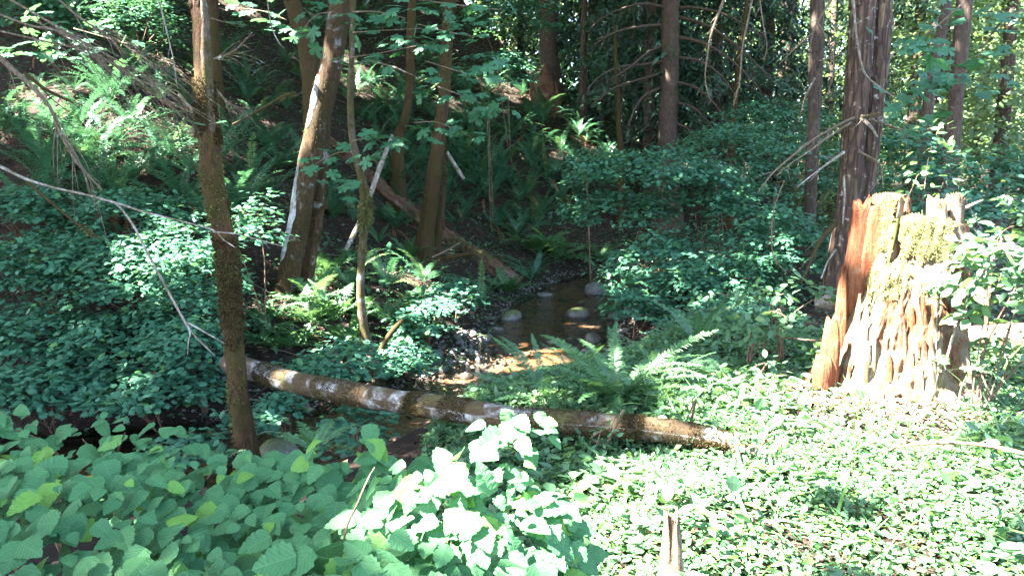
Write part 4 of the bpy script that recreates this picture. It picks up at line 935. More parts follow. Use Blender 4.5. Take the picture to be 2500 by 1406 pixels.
MARKS = [(505, 300, 'slim mossy trunk'), (755, 330, 'white-streaked maple'), (1060, 430, 'leaning olive double trunk'), (945, 400, 'bleached pole'), (1330, 220, 'broken slope stump'),
         (1630, 250, 'dead-limbed conifer'), (1230, 660, 'foot of the rotten slope log'), (700, 800, 'base of the white-streaked maple'), (890, 620, 'moss lump on the grey sapling'), (905, 850, 'foot of the grey sapling'),
         (30, 260, 'trunk at the left edge'), (1245, 772, 'green mossy boulder'), (1425, 180, 'narrow dark trunk'), (1180, 262, 'maple leaf fan ending the arching branch'), (1112, 405, 'thin grey pole'), (1412, 310, 'bright fern on the root mound'), (600, 120, 'bare dead branch by the slim trunk'), (330, 70, 'sunlit maple bush at the top')]
FERNS = []
for row in [(210, 345, 110), (120, 300, 80), (325, 315, 130), (250, 405, 120), (395, 395, 130), (330, 445, 120), (445, 340, 80), (388, 245, 70), (180, 225, 70), (95, 220, 80), (280, 205, 60), (55, 345, 60), (470, 415, 80), (150, 400, 90), (290, 350, 90),
            (660, 360, 100), (685, 415, 110), (605, 390, 70), (670, 485, 90), (640, 210, 70), (565, 425, 70), (700, 160, 70), (600, 160, 60), (650, 90, 60), (560, 330, 60), (620, 300, 60), (700, 270, 60),
            (935, 270, 80), (903, 300, 90), (920, 345, 80), (972, 395, 80), (1012, 412, 90), (1020, 460, 70), (965, 555, 110), (860, 535, 90), (925, 595, 70), (1130, 415, 120), (1100, 395, 80), (1160, 360, 80), (1200, 445, 120), (1250, 455, 90),
            (1340, 440, 110), (1285, 480, 100), (1335, 275, 80), (1440, 345, 70), (1262, 580, 120), (1235, 545, 80), (1100, 300, 70), (1180, 280, 60), (1150, 200, 50), (1230, 330, 60),
            (1300, 690, 120), (1172, 750, 130), (945, 705, 150), (1035, 690, 120), (880, 655, 90), (640, 820, 90), (1400, 480, 80), (1410, 160, 50), (1440, 215, 45), (1470, 130, 45), (1540, 330, 60), (1200, 500, 80), (1140, 520, 70), (800, 480, 70)]:
    FERNS.append(row)
for px, py, w, lab in [(760, 800, 130, 'pale feathery fern directly right of the white-streaked maple foot'), (735, 850, 110, 'low feathery fern below the white-streaked maple foot'), (880, 780, 110, 'feathery fern just left of the grey sapling stem'), (850, 710, 120, 'tall feathery fern left of the grey sapling bend'), (940, 790, 110, 'feathery fern right of the grey sapling stem'), (1010, 760, 110, 'feathery fern above the gravel bar bush'), (660, 790, 100, 'feathery fern between slim trunk and white-streaked maple'), (1000, 640, 100, 'feathery fern below the leaning olive double trunk')]:
    g = G(px, py); fern(g, float(np.clip(px2m(w, g[1]) * 0.85, 0.4, 1.1)), lab, fr=FRL, n=13, el=(0.45, 1.2), name='lady_fern')
SF = []
for px, py, w in FERNS:
    g = G(px, py); sz = px2m(w, g[1]) * 1.0
    SF.append(fern(g, float(np.clip(sz, 0.5, 1.4)), 'fern', n=15 if w > 85 else 12, dead=3 if RNG.random() < 0.4 else 1, group='sword ferns on the slope'))
n = 0
while n < 130:
    px, py = RNG.uniform(0, 1500), RNG.uniform(-20, 560); g = G(px, py); s_, sd_, _, _ = creek(g[:1], g[1:2])
    if sd_[0] < 0 or s_[0] < 2.6 or g[1] > 40 or g[1] < 11.5: continue
    SF.append(fern(g, RNG.uniform(0.7, 1.25), 'fern', n=11, dead=1, group='sword ferns on the slope')); n += 1
n = 0
while n < 80:
    px, py = RNG.uniform(930, 1500), RNG.uniform(180, 560); g = G(px, py); s_, sd_, _, _ = creek(g[:1], g[1:2])
    if sd_[0] < 0 or s_[0] < 2.4 or g[1] > 36: continue
    SF.append(fern(g, RNG.uniform(0.8, 1.35), 'fern', n=12, dead=1, group='sword ferns on the slope')); n += 1
autolabel(SF, MARKS, 'sword fern')
fern(G(1412, 352) + [0, 0, 0.25], 0.95, 'bright sunlit fern on a brown root mound below the narrow dark trunk', n=16, dead=5, el=(0.8, 1.4))
fern(G(1505, 990), 0.84, 'large lush green fern growing behind the fallen log', fr=FRB, n=38, dead=4, el=(0.15, 0.95), name='lush_fern')
fern(G(1330, 985), 0.62, 'smaller dark fern at the left foot of the large lush fern', fr=FRB, n=12, el=(0.4, 1.1), name='lush_fern')
fern(G(1410, 945), 0.55, 'medium fern blending into the left side of the large lush fern', fr=FRB, n=13, el=(0.3, 1.1), name='lush_fern')
fern(G(1620, 935), 0.55, 'medium fern blending into the right side of the large lush fern', fr=FRB, n=13, el=(0.3, 1.1), name='lush_fern')
fern(G(1700, 850), 0.66, 'feathery fern between the lush fern and the stump', fr=FRB, n=9, el=(0.7, 1.3), name='lush_fern')
for px, py, w, lab in [(800, 690, 120, 'broad feathery fern right of the white-streaked maple base'), (765, 745, 120, 'yellow-green upright fern touching the white-streaked maple base'), (815, 790, 120, 'pale sunlit feathery fern before the white-streaked maple'),
                  (845, 850, 110, 'feathery fern left of the grey sapling foot'), (700, 860, 110, 'bright feathery fern in front of the white-streaked maple'), (640, 850, 90, 'sunlit feathery fern right of the slim mossy trunk'),
                  (1315, 625, 130, 'broad green fern above the creek bend'), (1365, 640, 120, 'spreading fern overhanging the creek bend'), (1470, 640, 80, 'small spreading fern tucked under the vine maple at the creek'), (1240, 720, 90, 'drooping fern beside the green mossy boulder'),
                  (990, 850, 90, 'feathery plant at the gravel bar beside the grey sapling')]:
    g = G(px, py); fern(g, float(np.clip(px2m(w, g[1]) * 0.95, 0.4, 1.2)), lab, fr=FRL, n=13, el=(0.45, 1.2), name='lady_fern')
for px, py, d, w, lab in [(430, 1135, 4.6, 110, 'small fern tips rising behind the hazel leaves left of the slim trunk'), (525, 1140, 4.6, 100, 'drooping small fern between hazel and the slim trunk base'), (770, 1105, 4.9, 150, 'small fern under the fallen log right of the slim trunk')]:
    p = P(px, py, d); fern(p, px2m(w, d) * 0.8, lab, fr=FRL, n=7, el=(0.5, 1.1), name='lady_fern')
p = P(2310, 905, SD - 0.75); fern(p, 0.36, 'flat pale bracken frond in front of the stump foot', fr=FRL, n=3, el=(0.1, 0.4), name='bracken_fern')
p = G(2440, 930); fern(p, 0.5, 'narrow dark upright fern at the right edge beside the sunlit log', fr=FR, n=5, el=(1.1, 1.45))
# ------------------------------------------------------------------ leafy shrubs
T_VINE = [t_maple(7, 0.30, 1), t_maple(7, 0.33, 2, cup=0.14), t_maple(9, 0.26, 3, cup=0.05)]
T_BIG = [t_maple(5, 0.42, 11, spread=2.1, teeth=1), t_maple(5, 0.40, 12, spread=2.2, teeth=1, cup=0.18), t_maple(5, 0.44, 13, spread=2.0, teeth=1, cup=0.02)]
T_OVAL = [t_oval(0.30), t_oval(0.26, 0.2), t_oval(0.34, 0.05)]
T_HAZ = [t_hazel(seed=i, w=w, fold=f, droop=d) for i, (w, f, d) in enumerate([(0.42, 0.10, 0.10), (0.46, 0.02, 0.22), (0.40, 0.22, 0.04), (0.44, -0.08, 0.16), (0.38, 0.12, 0.30)])]
T_RH = [t_rhomb(0.34), t_rhomb(0.28)]
T_VM = [t_maple(5, 0.30, 1, spread=2.3), t_maple(5, 0.26, 2, cup=0.14, spread=2.3)]
def t_two(w): V = np.array([(0, 0, 0), (-w, 0.5, 0.05), (w, 0.5, 0.05), (0, 1, -0.04)], float); return V, np.array([(0, 2, 1), (1, 2, 3)]), V[:, :2].copy()
T_TWO = [t_two(0.34), t_two(0.28)]
def leafset(name, ts, key): return [mesh(name, t[0], t[1], M[key], uv=t[2], smooth=False) for t in ts]
L_VINE = leafset('vine_maple_leaf_shape', T_VINE, 'vine'); L_BIG = leafset('maple_leaf_shape', T_BIG, 'maple'); L_OVAL = leafset('oval_leaf_shape', T_OVAL, 'oval'); L_HAZ = leafset('hazel_leaf_shape', T_HAZ, 'hazel')
def leaves(root, pos, fr, size, ts, ls, key, n_ind, who=None):
    """n_ind leaves as objects of their own, the remaining ones as one foliage part"""
    off = np.array(root.location); n = len(pos); order = np.argsort(np.linalg.norm(pos - EYE, axis=1)) if who is None else who
    ind = order[:n_ind]; rest = order[n_ind:]
    for i in ind:
        o = obj('leaf', ls[RNG.integers(0, len(ls))], root); place(o, pos[i] - off, fr[i] * [RNG.uniform(0.75, 1.12), 1, 1], size[i])
    if len(rest):
        w = RNG.integers(0, len(ts), len(rest)); S = [scatter(ts[j], pos[rest][w == j], fr[rest][w == j], size[rest][w == j]) for j in range(len(ts)) if (w == j).any()]
        s = merge_sc(S); part('foliage', s[0], s[1], M[key], root, s[2], s[3], smooth=False, kind='stuff')
def spray_leaves(c, radii, n, nspray, size, flat=0.35, jit=0.28, low=-0.35, camside=0.6, fill=0.55, rs=0.34):
    e = rand_dir(nspray * 4); e = e[e[:, 2] > low]
    e = np.where((RNG.random(len(e)) < camside)[:, None] & (e[:, 1:2] > 0), e * [1, -1, 1], e)[:nspray]; nspray = len(e)
    r = RNG.uniform(fill, 1.0, nspray) ** 0.7; bl = 1 + 0.2 * noise3(e * 2 + c, 1.2, 2)
    SC_ = c + e * np.asarray(radii) * (r * bl)[:, None]; NS = np.array([0, 0, 1.0]) + e * flat + RNG.normal(size=(nspray, 3)) * 0.09
    w = RNG.integers(0, nspray, n); a = RNG.uniform(0, 6.283, n); q = np.sqrt(RNG.random(n)) * rs * float(np.mean(radii)) * RNG.uniform(0.6, 1.3, nspray)[w]
    N0 = NS[w] / np.linalg.norm(NS[w], axis=1)[:, None]; ux = np.cross(N0, [0, 1.0, 0.2]); ux /= np.linalg.norm(ux, axis=1)[:, None]; uy = np.cross(N0, ux)
    rad = ux * np.cos(a)[:, None] + uy * np.sin(a)[:, None]
    pos = SC_[w] + rad * q[:, None] + RNG.normal(size=(n, 3)) * size * 0.30
    D = rad + RNG.normal(size=(n, 3)) * 0.35 + np.array([0, 0, -0.12]); N = N0 + RNG.normal(size=(n, 3)) * jit
    return SC_, pos, frames(D, N), size * RNG.uniform(0.65, 1.25, n)
def shrub(name, label, c, radii, n, size, ts, ls, key, n_ind, cat='shrub', group=None, nspray=None, stems=6, flat=0.35, jit=0.28, base=None, smat='twig_brown', srad=0.012, low=-0.35, camside=0.6, fill=0.55, rs=0.34):
    c = np.asarray(c, float); bx, by = (c[0], c[1] + 0.15) if base is None else base; root = empty(name, (bx, by, Hs(bx, by)), label, cat, group)
    SC_, pos, fr, sz = spray_leaves(c, radii, n, nspray or max(8, n // 26), size, flat, jit, low, camside, fill, rs)
    g = H(pos[:, 0], pos[:, 1]); k_ = pos[:, 2] > g + 0.03; pos, fr, sz = pos[k_], fr[k_], sz[k_]
    leaves(root, pos, fr, sz, ts, ls, key, n_ind)
    b = np.array(root.location)
    if name == 'vine_maple': stems = 2 if c[2] - b[2] > 1.3 else 4
    for i in range(min(stems, len(SC_))):
        t = SC_[i * max(1, len(SC_) // max(stems, 1))]; mid = b * 0.45 + t * 0.55 + np.array([0, 0, 0.25 * abs(t[2] - b[2])]) + RNG.normal(size=3) * 0.08
        V, F = tube([b - [0, 0, 0.1], b * 0.8 + mid * 0.2 + RNG.normal(size=3) * 0.03, mid, t], [srad, srad * 0.9, srad * 0.6, srad * 0.3], 6, 5, 0.08); part('stem', V, F, M[smat], root)
    return root
def VM(label, px, py, d, wx, wz, n=900, n_ind=45, size=0.105, dy=0.8, group='vine maples', **kw):
    kw.setdefault('jit', 0.11); kw['flat'] = 0.16
    return shrub('vine_maple', label, P(px, py, d), (px2m(wx, d), dy, px2m(wz, d)), int(n * 2.5), size * 0.76, T_VM, L_VINE, 'vine', n_ind, group=group, **kw)
VM('vine maple mass at the left edge just under the pale forked branch', 70, 520, 10.6, 170, 62, 900, flat=0.25)
VM('vine maple layer behind the fork of the pale dead branch', 340, 525, 10.8, 190, 60, 900, flat=0.25)
VM('sunlit white-leaved vine maple between slim trunk and white-streaked maple', 625, 555, 9.6, 75, 95, 150, n_ind=200, fill=0.2, nspray=26)
VM('vine maple at left edge below the moss-brown slanting branch', 80, 665, 9.5, 170, 85, 950, flat=0.25)
VM('vine maple around the lichen-crusted drooping branch', 330, 675, 9.5, 180, 85, 1000, flat=0.25)
VM('vine maple touching the left side of the slim mossy trunk', 490, 700, 9.2, 110, 110, 750)
VM('low vine maple at left edge above the hazel leaves', 90, 815, 8.8, 180, 80, 950, flat=0.25)
VM('low vine maple below the drooping lichen branch tip', 320, 830, 8.8, 180, 80, 1000, flat=0.25)
VM('vine maple beside the dark broken log end', 480, 830, 8.5, 90, 80, 500)
VM('lowest vine maple at the left edge over the shaded creek', 110, 940, 8.0, 200, 62, 900, flat=0.25)
VM('lowest vine maple over the dark creek left of slim trunk', 370, 940, 8.0, 150, 45, 600, flat=0.25)
VM('vine maple layer filling in beneath the pale forked branch', 210, 600, 10.2, 190, 45, 700)
VM('vine maple layer left of the slim trunk below the branch fork', 440, 600, 10.0, 120, 50, 500)
VM('domed vine maple crown left of the conifer base above the creek', 1590, 425, 13.2, 200, 62, 1100, dy=1.2, group='right vine maples')
VM('vine maple layer below the domed crown right of the creek', 1510, 520, 13.4, 150, 60, 800, group='right vine maples')
VM('vine maple at the foot of the dead-limbed conifer', 1720, 480, 14.0, 150, 80, 1000, dy=1.2, group='right vine maples')
VM('vine maple in front of the hanging bare twig', 1830, 560, 12.5, 150, 110, 1000, group='right vine maples')
VM('drooping vine maple hanging over the creek bend', 1600, 650, 12.0, 130, 85, 900, group='right vine maples')
VM('small vine maple leaning over midstream from the right bank', 1555, 735, 11.4, 75, 75, 600, n_ind=80, group='right vine maples')
VM('vine maple mass in the shade left of the mossy fir limb', 1750, 690, 11.0, 150, 80, 1000, group='right vine maples')
VM('vine maple around the mossy low limb of the fir', 1910, 610, 11.2, 110, 110, 900, group='right vine maples')
VM('vine maple behind the slender lichen-speckled trunk', 1930, 430, 15.0, 120, 110, 900, dy=1.2, group='right vine maples')
VM('low vine maple right of the large lush fern', 1800, 790, 9.2, 150, 55, 700, group='right vine maples')
VM('shaded vine maple between the fir and the stump top', 2190, 430, 11.2, 90, 130, 700, group='right vine maples')
VM('tall vine maple at the right edge behind the bare twigs', 2420, 480, 11.0, 130, 120, 1000, group='right vine maples')
VM('vine maple behind the stump posts', 2290, 560, 9.8, 110, 90, 700, group='right vine maples')
VM('far vine maple under the white sky gap', 1880, 310, 20, 140, 60, 900, dy=1.6, size=0.12, group='right vine maples')
VM('far vine maple left of the lichen-speckled trunk base', 1780, 360, 18, 120, 60, 700, dy=1.4, size=0.12, group='right vine maples')
VM('sunlit small maple bush at the top above slope ferns', 330, 70, 17.5, 110, 90, 900, dy=1.0, size=0.12)
VM('vine maple clump over the bare patch at the far left edge', 25, 300, 14.0, 90, 45, 320, n_ind=30)
VM('vine maple on the slope at the upper left corner', 110, 60, 15.5, 120, 90, 700, dy=1.0, size=0.13)
VM('vine maple on the sunlit slope top left of thick dark trunk', 1250, 60, 23, 110, 60, 700, dy=1.2, size=0.14)
VM('vine maple in front of the broken slope stump', 1200, 180, 20, 120, 50, 600, dy=1.2, size=0.12)
VM('low bush below the sunlit root-mound fern', 1450, 400, 17, 80, 40, 350, n_ind=20)
VM('leafy bush at the gravel bar left of the pool', 1040, 775, 11.0, 70, 45, 320, n_ind=60)
VM('low leafy plants between grey sapling and the gravel bar', 985, 870, 9.9, 80, 45, 380, n_ind=60)
VM('low leafy plants in front of the grey sapling foot', 840, 880, 8.6, 120, 35, 380, n_ind=60)
VM('low leafy plants under the fallen log near the slim trunk', 690, 985, 7.7, 55, 26, 160, n_ind=40)
VM('low leafy plants beneath the middle of the fallen log', 860, 1040, 6.6, 70, 22, 160, n_ind=40)
VM('low leafy plants on the bank left of the slim trunk foot', 470, 1075, 6.6, 70, 22, 160, n_ind=40)
VM('leafy plant above the mossy boulder at the gravel bar', 1100, 720, 12.0, 75, 40, 350, n_ind=40)

# bigleaf maple sprays
def BM(name, label, pts, d, key_tree=None, size=0.22, stem=None, n_ind=None, spread=0.06, tilt=0.4):
    c = np.array([P(px, py, dd) for px, py, dd in [(a[0], a[1], d + RNG.normal() * 0.25) for a in pts]]); n = len(c)
    root = empty(name, c[0], label, 'branch', None)
    D = RNG.normal(size=(n, 3)) * [1, 0.7, 0.25] + np.array([0, -0.5, -0.25]); N = np.array([0, -tilt, 1.0]) + RNG.normal(size=(n, 3)) * 0.25
    leaves(root, c, frames(D, N), size * RNG.uniform(0.7, 1.15, n), T_BIG, L_BIG, 'maple', n)
    if stem:
        cc, rr = ppath(stem, d + 0.1); V, F = tube(cc, rr, 6, 6, 0.05); part('twig', V, F, M['twig_dead'], root)
    return root
def around(px, py, n, sx, sy): return [(px + RNG.normal() * sx, py + RNG.normal() * sy) for _ in range(n)]
BM('maple_branch', 'spray of large lobed maple leaves at the top right of the grey sapling', around(930, 40, 14, 45, 16), 8.4, stem=[(862, 30, 4), (920, 30, 3), (990, 45, 2)])
BM('maple_branch', 'tier of lobed maple leaves below the topmost spray by the sapling', around(960, 75, 12, 60, 10), 8.8, stem=[(862, 80, 4), (940, 75, 3), (1030, 70, 2)])
BM('maple_branch', 'wide tier of maple leaves before the leaning trunk top', around(1110, 80, 14, 50, 22), 9.2, stem=[(1020, 60, 3), (1100, 80, 3), (1160, 90, 2)])
BM('maple_branch', 'drooping maple leaves hanging across the leaning trunk middle', around(1130, 180, 16, 55, 22), 9.0, stem=[(1040, 150, 3), (1120, 175, 3), (1200, 200, 2)])
BM('maple_branch', 'maple leaves fanning at the end of the long arching branch', around(1080, 225, 10, 38, 8) + around(1180, 262, 12, 35, 12), 9.2, stem=[(1070, 212, 4), (1130, 235, 3), (1210, 268, 2)])
BM('maple_branch', 'pair of maple leaf fans just above the bleached pole', around(905, 330, 10, 40, 6) + around(960, 340, 4, 20, 5), 9.1, stem=[(862, 345, 4), (905, 335, 3), (985, 338, 2)])
BM('maple_branch', 'maple leaves fanned across the grey sapling at its bend', around(865, 372, 10, 45, 10), 9.1, stem=[(862, 370, 4), (820, 375, 3), (770, 400, 2)])
BM('maple_branch', 'low maple leaf fan left of the bleached pole foot', around(850, 452, 9, 35, 12) + around(770, 400, 4, 15, 8), 9.2, stem=[(885, 440, 4), (860, 450, 3), (815, 460, 2)])
BM('maple_branch', 'maple leaves at the upper right of the forked maple stem', around(770, 20, 8, 30, 14) + around(735, 85, 8, 18, 14), 9.6, stem=[(815, 30, 4), (770, 40, 3), (720, 95, 2)])
BM('maple_branch', 'lobed maple leaves among dead boughs at upper left', around(160, 70, 16, 60, 40) + around(140, 130, 10, 35, 15), 8.6, stem=[(60, 40, 4), (140, 80, 3), (220, 120, 2)])
BM('maple_branch', 'maple leaf tier beneath the dead boughs at upper left', around(270, 95, 10, 30, 25) + around(20, 130, 8, 25, 14), 9.0, stem=[(180, 70, 3), (250, 90, 3), (320, 110, 2)])
BM('maple_branch', 'maple leaves drifting across the leaning trunk below the arching branch', around(1060, 300, 10, 40, 14) + around(1130, 330, 6, 25, 8), 9.6, stem=[(1010, 300, 3), (1070, 300, 3), (1150, 335, 2)])
BM('maple_branch', 'maple leaf tier between forked maple and grey sapling', around(900, 140, 10, 40, 12) + around(1010, 110, 8, 30, 10), 9.4, stem=[(860, 140, 3), (930, 130, 3), (1030, 110, 2)])
BM('maple_branch', 'dark maple leaves in front of the leaning trunk top edge', around(1180, 20, 12, 50, 14) + around(1040, 10, 8, 30, 8), 9.8, stem=[(1020, 0, 3), (1110, 12, 3), (1220, 25, 2)])
BM('maple_branch', 'maple leaf fans left of the forked maple stem near the top', around(620, 20, 10, 40, 12) + around(680, 60, 6, 20, 10), 10.2, stem=[(700, 50, 3), (650, 30, 3), (580, 20, 2)])
BM('maple_branch', 'two small maple leaves sprouting from the slim mossy trunk', [(487, 300), (535, 297), (548, 303)], 6.4, size=0.11, stem=[(510, 305, 3), (530, 300, 2), (545, 300, 2)])
BM('maple_branch', 'maple leaf pair lit yellow-green right of the slim trunk top', [(555, 55), (590, 62), (600, 58), (545, 48)], 7.5, size=0.16, stem=[(500, 40, 3), (550, 55, 2), (600, 62, 2)])
BM('maple_branch', 'large dark maple leaves hanging right of the big fir', around(2260, 60, 16, 45, 45) + around(2235, 120, 12, 35, 30), 8.2, stem=[(2350, 10, 5), (2280, 70, 4), (2210, 120, 2)], tilt=0.9)
BM('maple_branch', 'lower dark maple leaves in front of the slender leafy trunk', around(2290, 200, 18, 50, 30) + around(2230, 260, 14, 35, 30), 8.4, stem=[(2360, 160, 5), (2290, 210, 4), (2220, 250, 2)], tilt=0.9)
BM('maple_branch', 'maple leaves at the far upper right corner', around(2440, 40, 14, 40, 40) + around(2400, 160, 12, 50, 30), 8.6, stem=[(2510, 20, 5), (2440, 60, 4), (2380, 150, 2)], tilt=0.8)

# sunlit oval-leaved shrubs on the right
def OV(name, label, c, radii, n, size, n_ind, **kw): return shrub(name, label, c, radii, n, size, T_OVAL, L_OVAL, 'oval', n_ind, **kw)
OV('snowberry_shrub', 'sunlit pale oval-leaved shrub at the right edge beside the stump', P(2440, 690, 5.3), (0.36, 0.35, 0.36), 420, 0.095, 260, flat=0.5, jit=0.5, stems=7, smat='twig_dead', srad=0.007, nspray=40, low=-0.8)
OV('snowberry_shrub', 'oval-leaved shrub tips crossing the right flank of the stump', P(2330, 690, 5.5), (0.18, 0.15, 0.16), 70, 0.085, 70, flat=0.5, jit=0.5, stems=3, smat='twig_pale', base=(3.05, 5.6))
OV('snowberry_shrub', 'sparse sunlit sapling leaves above the stump posts', P(2270, 390, 7.4), (0.28, 0.2, 0.42), 60, 0.085, 60, flat=0.4, jit=0.6, stems=3, smat='twig_dead', srad=0.006, nspray=14, low=-1)
OV('snowberry_shrub', 'shaded oval-leaved bush at the right edge below bare twigs', P(2440, 560, 7.4), (0.35, 0.3, 0.3), 220, 0.08, 80, jit=0.5, stems=4)
OV('snowberry_shrub', 'leafy sprig left of the stump with white-lit leaves', P(1930, 715, 6.9), (0.40, 0.2, 0.10), 110, 0.095, 110, flat=0.4, jit=0.4, stems=4, nspray=12)
OV('snowberry_shrub', 'low leafy bush between feathery fern and stump', P(1850, 790, 6.7), (0.42, 0.25, 0.14), 200, 0.085, 110, flat=0.4, jit=0.4, stems=4)
OV('snowberry_shrub', 'small white-lit sprig in shade left of the stump foot', P(1820, 905, 6.0), (0.10, 0.08, 0.07), 12, 0.075, 12, stems=1, nspray=3)
OV('snowberry_shrub', 'leafy sprig at the ground left of the stump roots', P(1890, 900, 6.0), (0.10, 0.08, 0.07), 18, 0.07, 18, stems=1, nspray=3)
OV('snowberry_shrub', 'leaves rising in front of the sunlit log at right edge', P(2440, 880, 5.4), (0.28, 0.2, 0.2), 130, 0.075, 90, jit=0.5, stems=4)
OV('snowberry_shrub', 'pale leaf sprigs poking up over the log right end', P(1700, 1030, 4.7), (0.20, 0.12, 0.10), 40, 0.05, 40, jit=0.5, stems=3, nspray=8)
OV('snowberry_shrub', 'leafy clump hiding the right end of the fallen log', P(1815, 1062, 4.35), (0.16, 0.12, 0.11), 70, 0.05, 70, jit=0.5, stems=3, nspray=12)
OV('snowberry_shrub', 'pale leaf sprigs before the log middle', P(1490, 1075, 4.6), (0.18, 0.12, 0.10), 40, 0.045, 40, jit=0.5, stems=3, nspray=8)
# bare grey twigs at the right edge
for lab, pts, d in [('bare grey dead twig slanting at the right edge above the pale shrub', [(2520, 580, 6), (2480, 596, 6), (2440, 625, 5), (2405, 660, 5), (2380, 690, 3)], 6.0),
                    ('bare forked dead twig behind the pale shrub at right', [(2440, 560, 4), (2445, 600, 4), (2430, 620, 3), (2395, 630, 2)], 6.4), ('upper bare dead twig curving behind the stump at right', [(2350, 480, 3), (2380, 530, 3), (2400, 580, 3), (2392, 640, 2)], 7.0)]:
    c, r = ppath(pts, d); e = empty('bare_twig', c[-1], lab, 'twig'); limb(e, pts, d, M['twig_pale'], 'stem', twigs=5, tl=0.14)

# ------------------------------------------------------------------ hazel in the foreground
def hazel_sheet(label, x0, x1, y0, y1, zf, n, n_ind, size, slope=0.5, group=None, layers=0.16):
    x = RNG.uniform(x0, x1, n); y = RNG.uniform(y0, y1, n); z = zf(x, y) - layers * RNG.random(n) ** 1.5 + 0.05 * noise3(np.stack([x, y, 0 * x], -1), 1.6, 2)
    pos = np.stack([x, y, z], -1); root = empty('hazel_shrub', ((x0 + x1) / 2, y1 - 0.3, Hs((x0 + x1) / 2, y1 - 0.3)), label, 'shrub', group)
    D = np.stack([RNG.normal(size=n) * 0.8, -0.75 + RNG.normal(size=n) * 0.5, -0.30 + RNG.normal(size=n) * 0.22], -1); N = np.stack([RNG.normal(size=n) * 0.22, -slope + RNG.normal(size=n) * 0.22, np.ones(n)], -1)
    order = np.argsort(-(z - zf(x, y)))
    leaves(root, pos, frames(D, N), size * RNG.uniform(0.42, 1.25, n), T_HAZ, L_HAZ, 'hazel', n_ind, order)
    b = np.array(root.location)
    for i in range(9):
        t = pos[RNG.integers(0, n)] - [0, 0, 0.03]; mid = b * 0.5 + t * 0.5 + np.array([0, 0.1, 0.12]); V, F = tube([b, mid, t], [0.012, 0.008, 0.003], 6, 6, 0.08); part('stem', V, F, M['twig_brown'], root)
    return root
zs = lambda x, y: 0.74 - 0.085 * (y - 1.6) + 0.04 * np.sin(3 * x)
hazel_sheet('broad sheet of shaded hazel leaves filling the bottom left corner', -2.15, -0.95, 1.45, 3.05, zs, 860, 270, 0.092)
hazel_sheet('sheet of shaded hazel leaves in front of the slim mossy trunk', -1.0, -0.30, 1.5, 3.1, zs, 680, 260, 0.092)
hazel_sheet('hazel tier with larger leaves rising at the left edge', -2.9, -1.75, 3.4, 4.5, lambda x, y: 0.34 - 0.14 * (x + 2.9) + 0.06 * (y - 3.4), 150, 120, 0.12, 0.4)
def hazel_dome(label, c, radii, n, n_ind, size, group=None, branches=()):
    c = np.array(c); e = rand_dir(n * 3); e = e[(e[:, 2] > -0.45)]; e = np.where((e[:, 1:2] > 0.25), e * [1, -1, 1], e)[:n]; n = len(e)
    pos = c + e * np.array(radii) * (RNG.uniform(0.55, 1.0, n) ** 0.5)[:, None]; root = empty('hazel_shrub', (c[0], c[1] + 0.2, Hs(c[0], c[1] + 0.2)), label, 'shrub', group)
    D = e * [0.9, 0.6, 0.2] + np.array([0, -0.25, -0.6]) + RNG.normal(size=(n, 3)) * 0.4; N = e * 0.5 + np.array([0, -0.55, 0.75]) + RNG.normal(size=(n, 3)) * 0.28
    leaves(root, pos, frames(D, N), size * RNG.uniform(0.42, 1.25, n), T_HAZ, L_HAZ, 'hazel', n_ind)
    for pts, d in branches: limb(root, pts, d, M['twig_brown'], 'stem', 7)
    return root
hazel_dome('tall hazel branch with veined leaves, sunlit on its right flank, before the log', (-0.15, 2.30, 0.53), (0.38, 0.36, 0.36), 480, 280, 0.088,
    branches=[([(820, 1420, 7), (846, 1290, 6), (868, 1240, 5), (898, 1170, 4), (915, 1140, 2)], 2.05), ([(1040, 1420, 12), (1090, 1330, 9), (1170, 1240, 7), (1230, 1150, 4)], 2.2)])
hazel_dome('lower hazel leaves at the bottom edge left of centre', (-0.42, 1.95, 0.55), (0.30, 0.25, 0.24), 130, 110, 0.11)
hazel_dome('hazel tips reaching over the fallen log', (0.0, 2.55, 0.86), (0.16, 0.15, 0.07), 18, 18, 0.095)
hazel_dome('small hazel shoot in front of the log below its mossy middle', (-0.62, 2.9, 0.66), (0.16, 0.15, 0.12), 20, 20, 0.085)
hazel_dome('sunlit hazel leaves hanging at bottom centre over ground cover', (0.06, 1.95, 0.48), (0.14, 0.15, 0.24), 70, 70, 0.09)

M['chips_sunlit'] = leaf_mat('sunlit_crumbled_wood', (0.20, 0.11, 0.065), (0.45, 0.36, 0.28), (0.2, 0.12, 0.07), tr=0.08, rough=0.85, spec=0.2)  # crumbled wood, colour lightened so the sun patch there burns out white
# ------------------------------------------------------------------ ground cover, grass and litter
def cover(name, label, n, xr, yr, size, hmax, key, keepf, ts=T_RH, cat='plants', jit=0.45, cl_=0.9, up=1.0):
    x = RNG.uniform(*xr, n); y = RNG.uniform(*yr, n); k_ = keepf(x, y); x, y = x[k_], y[k_]; n = len(x)
    p = np.stack([x, y, 0 * x], -1); hh = hmax * np.clip(0.55 + 0.55 * noise3(p, cl_, 3), 0.12, 1.2); z = H(x, y) + 0.015 + hh * RNG.random(n) ** 0.8
    D = rand_dir(n) * [1, 1, 0.35]; N = np.tile([0, 0, up], (n, 1)) + RNG.normal(size=(n, 3)) * jit
    w = RNG.integers(0, len(ts), n); pos = np.stack([x, y, z], -1); fr = frames(D, N); sz = RNG.uniform(size[0], size[1], n)
    s = merge_sc([scatter(ts[j], pos[w == j], fr[w == j], sz[w == j]) for j in range(len(ts))])
    o = obj(name, mesh(name, s[0], s[1], M[key], s[2], s[3], smooth=False)); return tag(o, label, cat, kind='stuff')
infr = lambda x, y: (np.abs(x) < 0.68 * y + 0.4)
